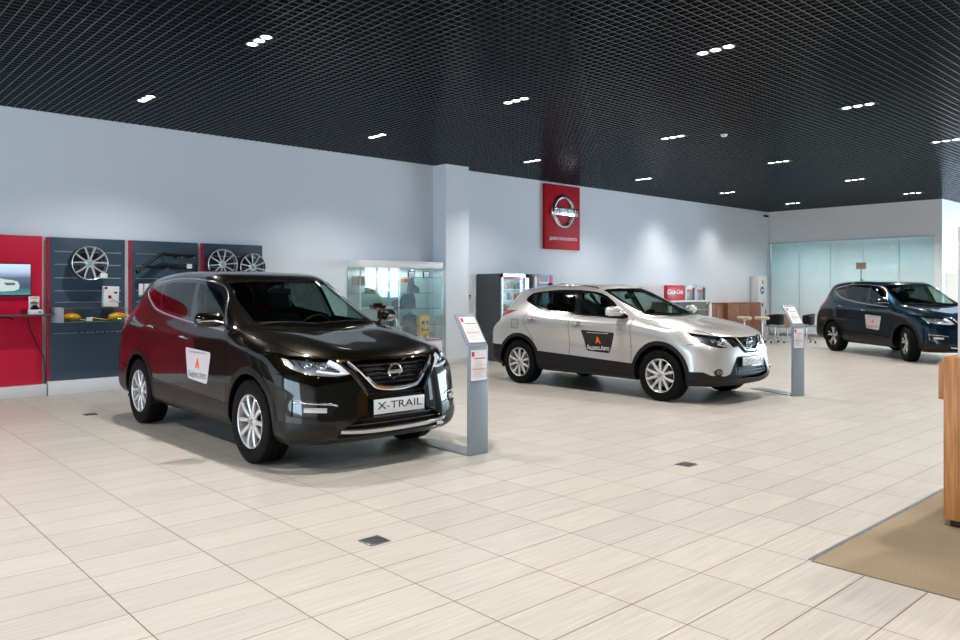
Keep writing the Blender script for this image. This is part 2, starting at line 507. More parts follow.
class Conf:
    """drops points onto the body surface"""
    def __init__(self, polys):
        full = polys + mirror(polys)
        vs = []; fs = []
        for p in full:
            fs.append(list(range(len(vs), len(vs) + len(p)))); vs += [Vector(v[:3]) for v in p]
        self.t = BVHTree.FromPolygons(vs, fs)
        self.kd = None
        from mathutils.kdtree import KDTree
        kd = KDTree(len(vs)); ns = []
        k = 0
        for p in full:
            for v in p: kd.insert(Vector(v[:3]), k); ns.append(Vector(v[3:6])); k += 1
        kd.balance(); self.kd = kd; self.ns = ns
    def hit(self, o, d):
        p, n, i, dd = self.t.ray_cast(Vector(o), Vector(d))
        if p is None:
            p, n, i, dd = self.t.find_nearest(Vector(o) + Vector(d) * 1.5)
        _, k, _ = self.kd.find(p)
        n = self.ns[k].normalized()
        return p, n
    def side(self, s, z, sg=1): return self.hit((sg * 3, s, z), (-sg, 0, 0))
    def front(self, w, z):
        if abs(w) < .004: w = .004
        p, n = self.hit((w, -4, z), (0, 1, 0))
        if abs(w) <= .004: n = Vector((0, n.y, n.z)).normalized(); p.x = 0
        return p, n
    def rear(self, w, z): return self.hit((w, 8, z), (0, -1, 0))
    def top(self, w, s):
        if abs(w) < .004: w = .004
        return self.hit((w, s, 4), (0, 0, -1))

def ribbon(pn, width, height, closed=False, mb=None, sink=.002):
    """raised moulding along [(point, normal)]"""
    mb = mb or MB(); N = len(pn); rings = []
    prof = [(-.5, 0), (-.42, .75), (-.2, 1), (.2, 1), (.42, .75), (.5, 0)]
    for i in range(N):
        p, n = pn[i]
        if closed: t = pn[(i + 1) % N][0] - pn[i - 1][0]
        else: t = pn[min(i + 1, N - 1)][0] - pn[max(i - 1, 0)][0]
        t.normalize(); b = n.cross(t).normalized(); n2 = t.cross(b).normalized()
        w = width[i] if isinstance(width, (list, tuple)) else width
        rings.append([mb.bm.verts.new(p + b * w * u + n2 * (height * v - sink)) for u, v in prof])
    vs = [v for r in rings for v in r]; m = len(prof)
    for i in range(N if closed else N - 1):
        a, b = rings[i], rings[(i + 1) % N]
        for k in range(m - 1): mb.bm.faces.new((a[k], a[k + 1], b[k + 1], b[k]))
    if not closed:
        mb.bm.faces.new(rings[0][::-1]); mb.bm.faces.new(rings[-1])
    mb._done(vs)
    return mb
# ---------------------------------------------------------------- car body tables (half width, length from front axle, height)
def lower_rings(U, side_w, side_z, fronts, rears, wb, bulge=.012, tuck=.012):
    side = [U[r][-1] for r in range(1, len(U) - 1)]
    out = []
    for k in range(len(side_w)):
        ring = list(fronts[k])
        n = len(side)
        s0 = fronts[k][-1][1]; s1 = rears[k][0][1]
        for i, p in enumerate(side):
            # drift the stations so that rows stay evenly spread down the side
            t = (p[1] - side[0][1]) / (side[-1][1] - side[0][1])
            a = s0 + (s1 - s0) * ((i + 1) / (n + 1))
            s = p[1] * .75 + a * .25
            w = side_w[k]
            g = math.exp(-(s / .38) ** 2) + math.exp(-((s - wb) / .42) ** 2)
            m = math.exp(-((s - wb / 2) / .55) ** 4)
            if k < 3: w += bulge * g - (tuck if k == 1 else 0) * m
            z0, z1 = side_z[k]
            ring.append((w, s, z0 + (z1 - z0) * t))
        ring += list(rears[k])
        out.append(ring)
    return out
def cap(w, s, z): return [(a, b, z) for a, b in zip(w, s)]

UX = [
 [(0,-.83,.915),(.22,-.82,.917),(.42,-.785,.922),(.58,-.71,.93),(.70,-.60,.942),(.79,-.47,.952),(.865,-.30,.955)],
 [(0,-.66,.985),(.22,-.65,.985),(.42,-.61,.998),(.58,-.53,1.005),(.70,-.43,1.0),(.80,-.31,.99),(.88,-.15,.965)],
 [(0,-.22,1.065),(.22,-.22,1.067),(.42,-.20,1.082),(.60,-.16,1.082),(.72,-.10,1.065),(.81,-.04,1.04),(.893,.05,.985)],
 [(0,.08,1.112),(.22,.09,1.116),(.43,.13,1.130),(.61,.18,1.130),(.735,.24,1.115),(.82,.28,1.083),(.893,.31,1.005)],
 [(0,.27,1.135),(.24,.285,1.14),(.48,.33,1.152),(.70,.43,1.155),(.79,.49,1.15),(.842,.52,1.12),(.893,.55,1.025)],
 [(0,.67,1.38),(.22,.685,1.38),(.44,.73,1.374),(.675,.85,1.345),(.77,.84,1.23),(.825,.82,1.135),(.891,.82,1.035)],
 [(0,1.12,1.605),(.20,1.13,1.605),(.41,1.17,1.60),(.635,1.27,1.572),(.74,1.23,1.38),(.825,1.2,1.155),(.890,1.2,1.045)],
 [(0,1.55,1.685),(.22,1.55,1.683),(.44,1.55,1.675),(.64,1.58,1.625),(.752,1.57,1.42),(.828,1.55,1.18),(.890,1.55,1.055)],
 [(0,2.2,1.705),(.22,2.2,1.703),(.44,2.2,1.695),(.64,2.2,1.645),(.752,2.2,1.44),(.828,2.2,1.22),(.893,2.2,1.07)],
 [(0,2.75,1.69),(.22,2.75,1.688),(.44,2.75,1.68),(.635,2.74,1.625),(.752,2.68,1.44),(.82,2.58,1.25),(.90,2.56,1.09)],
 [(0,3.24,1.645),(.22,3.23,1.64),(.43,3.21,1.63),(.62,3.14,1.575),(.735,3.04,1.43),(.822,2.92,1.26),(.90,2.88,1.10)],
 [(0,3.40,1.42),(.22,3.39,1.42),(.43,3.35,1.42),(.635,3.28,1.41),(.74,3.21,1.35),(.818,3.14,1.24),(.892,3.12,1.10)],
 [(0,3.55,1.19),(.22,3.54,1.19),(.44,3.50,1.19),(.63,3.42,1.20),(.74,3.36,1.19),(.815,3.32,1.15),(.878,3.30,1.08)],
 [(0,3.63,1.06),(.22,3.62,1.06),(.44,3.59,1.06),(.62,3.53,1.06),(.74,3.47,1.055),(.81,3.43,1.04),(.855,3.40,1.02)],
]
fw = [0,.24,.46,.64,.765,.85,.893]
FX = [cap(fw, (-.885,-.875,-.845,-.78,-.68,-.55,-.38), .80),
      cap(fw, (-.905,-.90,-.875,-.815,-.725,-.60,-.44), .62),
      cap(fw, (-.925,-.92,-.895,-.84,-.75,-.63,-.48), .45),
      cap([x * .985 for x in fw], (-.915,-.91,-.885,-.83,-.745,-.63,-.50), .31),
      cap([x * .93 for x in fw], (-.82,-.82,-.80,-.75,-.68,-.58,-.47), .235)]
rw = [.882,.835,.75,.62,.45,.23,0]
rsx = (3.44,3.52,3.585,3.64,3.67,3.685,3.69)
RX = [cap(rw, rsx, .88), cap(rw, [s + .03 for s in rsx], .70), cap(rw, [s + .04 for s in rsx], .52),
      cap([x * .985 for x in rw], [s + .02 for s in rsx], .36), cap([x * .93 for x in rw], [s - .08 for s in rsx], .29)]
TX = dict(upper=UX, lower=lower_rings(UX, [.899, .903, .901, .884, .80], [(.86, .97), (.66, .74), (.47, .53), (.31, .34), (.25, .28)], FX, RX, 2.73, .016, .0))
TX['crease'] = {}
for c in range(6): TX['crease'][(('u', 0, c), ('u', 0, c + 1))] = .55
for c in range(3): TX['crease'][(('u', 10, c), ('u', 10, c + 1))] = .7

UQ = [
 [(0,-.775,.870),(.22,-.765,.874),(.42,-.725,.888),(.58,-.64,.904),(.69,-.52,.922),(.78,-.38,.938),(.845,-.24,.945)],
 [(0,-.60,.95),(.22,-.59,.952),(.42,-.55,.965),(.58,-.47,.98),(.70,-.37,.978),(.79,-.26,.968),(.865,-.11,.95)],
 [(0,-.2,1.03),(.22,-.2,1.033),(.42,-.18,1.055),(.59,-.14,1.05),(.71,-.08,1.035),(.80,-.03,1.01),(.88,.05,.965)],
 [(0,.08,1.08),(.22,.09,1.084),(.43,.13,1.102),(.60,.18,1.10),(.72,.23,1.085),(.80,.27,1.055),(.88,.31,.985)],
 [(0,.22,1.10),(.24,.235,1.105),(.46,.28,1.117),(.655,.38,1.12),(.755,.46,1.115),(.815,.50,1.085),(.88,.54,1.0)],
 [(0,.66,1.32),(.22,.675,1.32),(.43,.72,1.312),(.645,.83,1.285),(.74,.82,1.19),(.80,.80,1.10),(.878,.80,1.01)],
 [(0,1.12,1.515),(.20,1.13,1.515),(.38,1.17,1.51),(.575,1.26,1.475),(.695,1.22,1.31),(.80,1.2,1.115),(.876,1.2,1.02)],
 [(0,1.55,1.58),(.22,1.55,1.578),(.41,1.55,1.568),(.575,1.58,1.518),(.695,1.56,1.34),(.803,1.55,1.13),(.876,1.55,1.03)],
 [(0,2.1,1.585),(.22,2.1,1.582),(.41,2.1,1.572),(.57,2.1,1.52),(.69,2.1,1.35),(.805,2.1,1.155),(.88,2.1,1.045)],
 [(0,2.6,1.555),(.22,2.6,1.552),(.40,2.6,1.542),(.555,2.58,1.487),(.68,2.52,1.36),(.795,2.48,1.21),(.885,2.46,1.06)],
 [(0,3.05,1.50),(.22,3.04,1.495),(.40,3.01,1.48),(.54,2.93,1.44),(.66,2.85,1.35),(.775,2.79,1.22),(.882,2.77,1.07)],
 [(0,3.18,1.31),(.22,3.17,1.31),(.41,3.13,1.31),(.57,3.07,1.30),(.68,3.01,1.26),(.775,2.97,1.18),(.868,2.96,1.06)],
 [(0,3.31,1.12),(.22,3.30,1.12),(.43,3.26,1.12),(.61,3.20,1.125),(.715,3.14,1.12),(.785,3.11,1.09),(.848,3.09,1.03)],
 [(0,3.37,1.02),(.22,3.36,1.02),(.43,3.33,1.02),(.60,3.28,1.02),(.715,3.22,1.01),(.785,3.18,1.0),(.825,3.15,.985)],
]
fq = [0,.23,.44,.62,.745,.835,.885]
FQ = [cap(fq, (-.815,-.805,-.775,-.705,-.60,-.47,-.31), .77),
      cap(fq, (-.835,-.83,-.805,-.745,-.655,-.53,-.38), .62),
      cap(fq, (-.855,-.85,-.825,-.765,-.675,-.55,-.42), .46),
      cap([x * .985 for x in fq], (-.86,-.855,-.83,-.77,-.68,-.56,-.44), .32),
      cap([x * .93 for x in fq], (-.76,-.76,-.74,-.69,-.62,-.52,-.42), .24)]
rsq = (3.21,3.30,3.37,3.42,3.455,3.475,3.48)
rq = [.865,.815,.73,.605,.43,.22,0]
RQ = [cap(rq, rsq, .86), cap(rq, [s + .02 for s in rsq], .70), cap(rq, [s + .03 for s in rsq], .52),
      cap([x * .985 for x in rq], [s + .01 for s in rsq], .36), cap([x * .93 for x in rq], [s - .08 for s in rsq], .28)]
TQ = dict(upper=UQ, lower=lower_rings(UQ, [.888, .876, .886, .876, .79], [(.84, .94), (.66, .72), (.47, .52), (.30, .33), (.24, .27)], FQ, RQ, 2.65, .016, .020))
TQ['crease'] = {}
for c in range(6): TQ['crease'][(('u', 0, c), ('u', 0, c + 1))] = .5
for c in range(3): TQ['crease'][(('u', 10, c), ('u', 10, c + 1))] = .7

# ---------------------------------------------------------------- wheels
def spoke_mesh(mb, a, r0, r1, w0, w1, y0, y1, d=.022, skew=0.0):
    """tapered spoke in the wheel plane; axis = local z (outwards)"""
    n = 5; rows = []
    for i in range(n + 1):
        t = i / n; r = r0 + (r1 - r0) * t; w = w0 + (w1 - w0) * t; h = y0 + (y1 - y0) * t + .010 * math.sin(PI * t); aa = a + skew * t
        c, s = math.cos(aa), math.sin(aa)
        rows.append([(r * c - u * w * s, r * s + u * w * c, h + hh) for u, hh in ((-.5, -d), (-.5, -.006), (-.28, 0), (.28, 0), (.5, -.006), (.5, -d))])
    vv = [[mb.bm.verts.new(p) for p in r] for r in rows]
    for i in range(n):
        for j in range(6): mb.bm.faces.new((vv[i][j], vv[i][(j + 1) % 6], vv[i + 1][(j + 1) % 6], vv[i + 1][j]))
    mb.bm.faces.new(vv[0][::-1]); mb.bm.faces.new(vv[-1])
    mb._done([v for r in vv for v in r])

def rim_meshes(style, R, W):
    """returns list of (name, mesh object data builder) sized to rim radius R; z = outwards, face plane near z=0"""
    out = []
    mb = MB()   # barrel and lip
    mb.lathe([(R, -.004), (R * 1.0, -.02), (R * .955, -.03), (R * .93, -W * .5), (R * .96, -W), (R * .99, -W), (R * .95, -W * .5), (R * .985, -.035)][:5] , 48)
    mb.lathe([(R * .95, -.018), (R * .965, -.004), (R * .99, 0), (R * 1.005, -.004), (R * 1.0, -.016), (R * .96, -.028)], 48, closed=True)
    out.append(('barrel', mb))
    sp = MB()
    if style == 'twin5':
        for k in range(5):
            a = 2 * PI * k / 5 + PI / 2
            for sg in (-1, 1): spoke_mesh(sp, a + sg * .27, .045, R * .965, .030, .036, -.022, -.012, skew=sg * .075)
    elif style == 'twin5b':
        for k in range(5):
            a = 2 * PI * k / 5 + PI / 2 + .3
            for sg in (-1, 1): spoke_mesh(sp, a + sg * .24, .045, R * .965, .034, .034, -.024, -.010, skew=sg * .09)
    elif style == 'split5':
        for k in range(5):
            a = 2 * PI * k / 5 + PI / 2
            spoke_mesh(sp, a, .03, R * .55, .040, .048, -.022, -.014)
            for sg in (-1, 1): spoke_mesh(sp, a + sg * .06, R * .42, R * .965, .026, .032, -.018, -.008, skew=sg * .16)
    elif style == 'y10':
        for k in range(5):
            a = 2 * PI * k / 5 + PI / 2
            for sg in (-1, 1): spoke_mesh(sp, a + sg * .17, .03, R * .97, .024, .024, -.02, -.008, skew=sg * .14)
    elif style == 'star10':
        for k in range(10):
            spoke_mesh(sp, 2 * PI * k / 10 + .1, .04, R * .97, .017, .022, -.02, -.006)
    sp.lathe([(.001, -.010), (.048, -.012), (.058, -.022), (.062, -.045), (.001, -.045)], 30)
    out.append(('spokes', sp))
    return out

def make_wheel(parent, name, style, RT, RW, x, s, sg, zc, steer=0, big=True):
    """tyre with rim, brake disc; sg = side the face looks to"""
    M = Matrix.Translation((x, s, zc)) @ Matrix.Rotation(steer, 4, 'Z') @ Matrix(((0, 0, sg, 0), (sg, 0, 0, 0), (0, 1, 0, 0), (0, 0, 0, 1)))
    # local z outwards -> world sg*x
    w = .225
    t = MB()
    R = RT
    prof = [(RW * 1.0, -.012), (RW * 1.03, -.002), (RW * 1.10, .004), (R * .86, .006), (R * .945, -.004), (R * .975, -.018), (R * .99, -.030)]
    tread = []
    z = -.034; 
    for g in range(4):
        tread += [(R, z), (R, z - .030), (R - .009, z - .032), (R - .009, z - .038)]; z -= .040
    tread += [(R, z), (R, z - .016)]
    back = [(R * .97, -w + .012), (R * .9, -w), (RW * 1.03, -w + .01), (RW * .98, -w + .012)]
    t.lathe(prof + tread + back, 72, M, closed=False)
    # shoulder blocks
    for k in range(60):
        a = 2 * PI * k / 60
        Mk = M @ Matrix.Rotation(a, 4, 'Z')
        t.box((R * .955, -.008, -.034), (R * 1.0, .008, -.010), 0, Mk)
    tyre = t.build('tyre', RUBBER, parent, ang=30)
    rims = rim_meshes(style, RW, .19)
    rm = rims[1][1]
    b = rims[0][1]
    bmesh.ops.transform(rm.bm, matrix=M @ Matrix.Translation((0, 0, -.004)), verts=rm.bm.verts[:])
    bmesh.ops.transform(b.bm, matrix=M @ Matrix.Translation((0, 0, -.002)), verts=b.bm.verts[:])
    rim = rm.build('rim', RIM, tyre, ang=40)
    b.build('rim_barrel', RIM if style != 'split5' else RIMD, tyre)
    d = MB(); d.lathe([(.06, -.075), (.15, -.075), (.15, -.10), (.06, -.10)], 40, M, closed=True)
    d.box((.08, -.06, -.125), (.165, .06, -.055), .01, M @ Matrix.Rotation(2.6, 4, 'Z'))
    d.build('brake_disc', DISC, tyre)
    bk = MB(); bk.lathe([(.001, -.13), (RW * .94, -.13), (RW * .94, -.14), (.001, -.14)], 32, M); bk.build('back_plate', DARK, tyre)
    nb = MB(); 
    for k in range(5):
        a = 2 * PI * k / 5 + PI / 2 + .3
        nb.cyl(M @ Vector((.040 * math.cos(a), .040 * math.sin(a), -.020)), M @ Vector((.040 * math.cos(a), .040 * math.sin(a), -.006)), .008, n=8)
    nb.cyl(M @ Vector((0, 0, -.02)), M @ Vector((0, 0, -.002)), .026, n=20)
    nb.build('wheel_nuts_and_cap', SATIN, tyre)
    return tyre

# ---------------------------------------------------------------- emblem: ring with a bar and the word
def emblem(parent, M, r, name='emblem', word=True):
    mb = MB(); n = 40; q = .17 if not word else .13
    prof = [(-q, 0), (-q * .8, .10), (0, .16), (q * .8, .10), (q, 0)]
    rings = []
    for k in range(n):
        a = 2 * PI * k / n
        rings.append([mb.bm.verts.new(((r * (1 + u)) * math.cos(a), (r * (1 + u)) * math.sin(a), h * r)) for u, h in prof])
    for k in range(n):
        a, b = rings[k], rings[(k + 1) % n]
        for j in range(4): mb.bm.faces.new((a[j], a[j + 1], b[j + 1], b[j]))
    mb._done(mb.bm.verts[:], M)
    mb.box((-r * 1.22, -r * .24, 0), (r * 1.22, r * .24, r * .2), r * .03, M)
    e = mb.build(name, SATIN, parent)
    if word:
        text('emblem_lettering', 'NISSAN', r * .42, M @ Matrix.Translation((0, 0, r * .205)), BLK, e, extrude=r * .01, sx=1.35, bold=r * .012)
    return e

# ---------------------------------------------------------------- the whole car
def make_car(name, label, T, cfg, loc, rz, paint_m, group=None):
    root = thing(name, label, 'car', loc, rz, group)
    g = cfg; wb = g['wb']; zc = g['zc']
    tagged = body_surface(T)
    allp = [p for p, t in tagged]
    cf = Conf(allp)
    nx = lambda p: nrm(p).x > .25
    # wheel openings
    P = [(p, t) for p, t in tagged]
    polys = [p for p, t in P]
    ra = g['ra']
    for s in (0, wb):
        c = circle((s, zc), ra, 36)
        c = [(a, b) for a, b in c]
        _, polys = cut(polys, [ccw(c)], SIDE, lambda p: p[0][0] > .45 and nrm(p).z > -2)
    parts = {}
    # windscreen, back window
    up = lambda p: nrm(p).z > .1
    ws = g['ws']; W_ = ws + []
    wso = tris_of(ws)
    glass_ws, polys = cut(polys, wso, TOP, lambda p: p[0][2] > g['zcowl'] - .02 and p[0][1] < 1.7 and nrm(p).z > .2)
    inner = tris_of(g['wsi'])
    pane, frit = cut(glass_ws, inner, TOP)
    bw, polys = cut(polys, tris_of(g['bw']), lambda v: (v[0], v[2]), lambda p: nrm(p).y > .3)
    # side windows
    dlo = smooth_path(g['dlo'], 5, True)
    dl, polys = cut(polys, tris_of(dlo), SIDE, nx)
    panes = []
    for i, (q, m) in enumerate(g['panes']):
        a, dl = cut(dl, tris_of(q), SIDE)
        panes.append((a, m))
    # lamps
    hl, polys = cut(polys, tris_of(g['head']), DIAG, lambda p: nrm(p).y < .35 and p[0][1] < .3 and p[0][0] > .2)
    tl, polys = cut(polys, tris_of(g['tail']), RDIAG, lambda p: nrm(p).y > -.1 and p[0][1] > 2.5 and nrm(p).z < .8)
    fog, polys = cut(polys, tris_of(g['fog']), FRONT, lambda p: nrm(p).y < -.05 and p[0][1] < 0)
    # grille
    gr, polys = cut(polys, tris_of(g['grille']), FRONT, lambda p: nrm(p).y < -.15 and p[0][1] < 0)
    if g.get('grille2'):
        g2, polys = cut(polys, tris_of(g['grille2']), FRONT, lambda p: nrm(p).y < -.15 and p[0][1] < 0); gr = gr + g2
    # plastic cladding
    clad = []
    for s in (0, wb):
        a, polys = cut(polys, [ccw(circle((s, zc), g['rc'], 36))], SIDE, lambda p: p[0][0] > .45 and nrm(p).y < .9 and abs(nrm(p).x) > .3)
        a = [p for p in a]; clad += a
    a, polys = cut(polys, tris_of(g['sill']), SIDE, nx); clad += a
    a, polys = cut(polys, tris_of(g['bumplow']), FRONT, lambda p: p[0][1] < -.1); clad += a
    a, polys = cut(polys, tris_of(g['rbump']), SIDE, lambda p: p[0][1] > wb); clad += a
    # shut lines
    gapm = []
    for path in g['gaps_side']:
        a, polys = cut(polys, strips(path, .007), SIDE, nx); gapm += a
        a, clad = cut(clad, strips(path, .005), SIDE, nx); gapm += a
    for path in g['gaps_top']:
        a, polys = cut(polys, strips(smooth_path(path, 4), .008), TOP, lambda p: nrm(p).z > .3 and p[0][2] > .85); gapm += a
    for path in g['gaps_front']:
        a, polys = cut(polys, strips(smooth_path(path, 4), .006), FRONT, lambda p: nrm(p).y < -.2 and p[0][1] < 0); gapm += a
    # panels
    hood, polys = cut(polys, tris_of(g['hood']), TOP, lambda p: nrm(p).z > .5 and p[0][2] > .86)
    fd, polys = cut(polys, tris_of(g['fdoor']), SIDE, nx)
    rd, polys = cut(polys, tris_of(g['rdoor']), SIDE, nx)
    fb, polys = cut(polys, tris_of(g['bumper']), DIAG, lambda p: p[0][1] < .1)
    body = poly_obj('body_shell', [(polys + mirror(polys), paint_m), (gapm + mirror(gapm), GAP)], root)
    poly_obj('hood', [(hood + mirror(hood), paint_m)], root)
    bump = poly_obj('front_bumper', [(fb + mirror(fb), paint_m)], root)
    poly_obj('cladding', [(offset(clad, .004) + mirror(offset(clad, .004)), g['cladm'])], root)
    wsx = poly_obj('windshield', [(pane + mirror(pane), GLASSW), (frit + mirror(frit), BLK)], root)
    poly_obj('rear_window', [(bw + mirror(bw), GLASSP)], root)
    doors = {}
    for sg in (1, -1):
        mm = (lambda p: p) if sg == 1 else mirror
        d1 = poly_obj('front_door', [(mm(fd), paint_m)], root)
        d2 = poly_obj('rear_door', [(mm(rd), paint_m)], root)
        doors[(sg, 0)] = d1; doors[(sg, 1)] = d2
        poly_obj('window_frame', [(mm(dl), BLK)], root)
        for i, (a, m) in enumerate(panes):
            poly_obj('side_window', [(mm(a), m)], root)
        # headlight: clear cover, dark bowl behind it, lamps
        cov = poly_obj('headlight', [(mm(hl), LENS)], root)
        poly_obj('headlight_bowl', [(offset(mm(hl), -.045), g['bowlm'])], cov)
        u0 = g['lamps']
        for (w, z, r) in u0:
            p, n = cf.front(sg * w, z)
            q = MB(); q.ball(p - n * .038, r, 16, (1, 1, 1)); q.build('projector_lens', g['lampm'], cov)
            q = MB(); MM = frame(p - n * .024, Vector((0, 0, 1)).cross(n), (0, 0, 1)); q.lathe([(r * 1.0, 0), (r * 1.12, .006), (r * 1.25, 0), (r * 1.2, -.012)], 24, MM); q.build('lamp_ring', CHROME, cov)
        for w, za, zb in g.get('fins', []):
            pn = [cf.front(sg * (w + .012 * t), za + (zb - za) * t) for t in (0, .33, .66, 1)]
            ribbon([(p - n * .034, n) for p, n in pn], .012, .016).build('reflector_fin', CHROME, cov)
        for path, wd in g['drl']:
            pn = []
            for w, z in smooth_path(path, 5):
                p, n = cf.front(sg * w, z); pn.append((p - n * g['drld'], n))
            ribbon(pn, wd, .012).build('light_strip', g['drlm'], cov)
        poly_obj('tail_light', [(mm(tl), LAMPR)], root)
        fgc = poly_obj('fog_light_housing', [(mm(offset(fog, -.012)), BLK)], root)
        g['fogf'](cf, sg, fgc)
        # mirror
        mx, ms, mz = g['mir']
        m = MB()
        m.box((mx - .115, ms - .075, mz - .065), (mx + .115, ms + .075, mz + .075), .05, seg=4)
        bmv = m.bm
        for v in bmv.verts:
            t = (v.co.x - mx) / .115
            v.co.z += -.012 * t * t * (1 if v.co.z > mz else -.8)
            if v.co.y < ms: v.co.y += .05 * max(0, t) + .03 * abs(v.co.z - mz) / .07
            v.co.y += .035 * t
        if sg == -1: bmesh.ops.scale(bmv, vec=(-1, 1, 1), verts=bmv.verts[:])
        mo = m.build('side_mirror', g.get('mirm', paint_m), root, ang=60)
        k = MB()
        sgm = lambda x: x * sg
        k.box((min(sgm(mx - .10), sgm(mx + .10)), ms + .072, mz - .052), (max(sgm(mx - .10), sgm(mx + .10)), ms + .088, mz + .058), .006)
        k.build('mirror_glass', CHROME, mo)
        p, n = cf.side(ms - .02, mz - .085, sg)
        st = MB(); st.tube([p - n * .03, p + n * .05 + Vector((0, 0, .01)), Vector((sg * (mx - .05), ms, mz - .045))], .022, 8, flat=.7); st.build('mirror_stalk', BLK, mo)
        st = MB(); a = smooth_path([(-.095, -.02), (0, -.0), (.1, -.012)], 4)
        ys = ms - .062
        st.tube([(sg * (mx + u), ys + .035 * u / .115 + .05 * max(0, u / .115), mz + .0 + v) for u, v in a], .007, 6)
        st.build('indicator_strip', SATIN, mo)
        # handles
        for (s, z), dk in zip(g['handles'], ((sg, 0), (sg, 1))):
            pn = [cf.side(s + d, z + dz, sg) for d, dz in smooth_path([(-.10, -.006), (-.04, .0), (.04, .003), (.10, .004)], 4)]
            pn = [(p + n * (.012 + .018 * math.sin(PI * i / (len(pn) - 1))), n) for i, (p, n) in enumerate(pn)]
            hm = MB(); hm.tube([p for p, n in pn], .014, 8, flat=.75); hm.build('door_handle', g['handm'], doors[dk])
            pp, nn = cf.side(s + .0, z - .002, sg)
            cup = MB(); cup.ball(pp - nn * .002, .045, 14, (.12, 1.5, .7)); cup.build('handle_recess', DARK, doors[dk])
        # chrome moulding round the windows
        if g.get('trim'):
            pts = smooth_path(g['trim'], 6, g.get('trimclosed', False))
            pn = [cf.side(s, z, sg) for s, z in pts]
            wd = g['trimw'] if not g.get('trimclosed') else g['trimw'][0]
            if isinstance(wd, tuple): wd = [wd[0] + (wd[1] - wd[0]) * i / (len(pn) - 1) for i in range(len(pn))]
            ribbon(pn, wd, .008, g.get('trimclosed', False)).build('chrome_moulding', SATIN, root)
        # roof rail
        if g.get('rail'):
            rl = MB(); pn = [cf.top(sg * w, s) for w, s in smooth_path(g['rail'], 6)]
            N = len(pn) - 1
            rl.tube([p + Vector((0, 0, g.get('railh', .045) * min(1, 4 * min(i, N - i) / N) ** .6)) for i, (p, n) in enumerate(pn)], .014, 8, flat=1.2)
            rl.build('roof_rail', g['railm'], root)
        # wheels
        for s, stl in ((0, g['style']), (wb, g['style'])):
            make_wheel(root, 'wheel', stl, g['RT'], g['RW'], sg * g['wx'], s, sg, g['RT'], steer=g.get('steer', 0) if s == 0 else 0)
            # arch liner
            ln = MB(); n = 24; rows = []
            for i in range(n + 1):
                a = -.25 + (PI + .5) * i / n
                pw, nw = cf.side(s + ra * math.cos(a), max(.27, zc + ra * math.sin(a)), sg)
                rows.append([(pw.x - sg * .004, s + ra * math.cos(a), zc + ra * math.sin(a)), (pw.x - sg * .03, s + (ra + .01) * math.cos(a), zc + (ra + .01) * math.sin(a)), (sg * .42, s + (ra + .01) * math.cos(a), zc + (ra + .01) * math.sin(a))])
            ln.grid(rows)
            ln.build('wheel_arch_liner', DARK, root)
            # arch edge moulding
            pn = []
            for i in range(37):
                a = -.12 + (PI + .24) * i / 36
                z = zc + (ra + .012) * math.sin(a)
                if z < .3: continue
                pn.append(cf.side(s + (ra + .012) * math.cos(a), z, sg))
            ribbon(pn, .026, .010).build('arch_moulding', g['cladm'], root)
    # grille interior
    gp = gr + mirror(gr)
    grille = poly_obj('grille', [(offset(gp, -.05), DARK)], root)
    # closing wall round the opening
    g['grillef'](cf, root, grille)
    # underbody
    ub = MB()
    s0, s1 = g['under']
    ub.box((-.60, s0, .235), (.60, s1, .34), .02)
    ub.box((-.80, .46, .245), (.80, wb - .46, .34), .02)
    ub.cyl((-.60, 0, zc), (.60, 0, zc), .035); ub.cyl((-.60, wb, zc), (.60, wb, zc), .045)
    ub.build('underbody', DARK, root)
    # cabin
    cabin(root, cf, g)
    # number plate
    pw, pz0, pz1, pd = g['plate']
    p, n = cf.front(0, (pz0 + pz1) / 2)
    y = p.y - pd
    pl = MB(); pl.box((-pw, y, pz0), (pw, y + .012, pz1), .003); plo = pl.build('number_plate', mat('plate_white', (.62, .67, .72), .25), root)
    text('plate_lettering', g['platetext'], g['plts'], frame((0, y - .0012, (pz0 + pz1) / 2 + .004), (1, 0, 0), (0, 0, 1)), BLK, plo, sx=g['pltx'])
    fr_ = MB(); 
    fr_.box((-pw - .008, y + .004, pz0 - .026), (pw + .008, y + .02, pz0 - .001), .003); fr_.build('plate_holder', BLK, plo)
    # door sticker
    sticker(root, cf, g, allp)
    return root

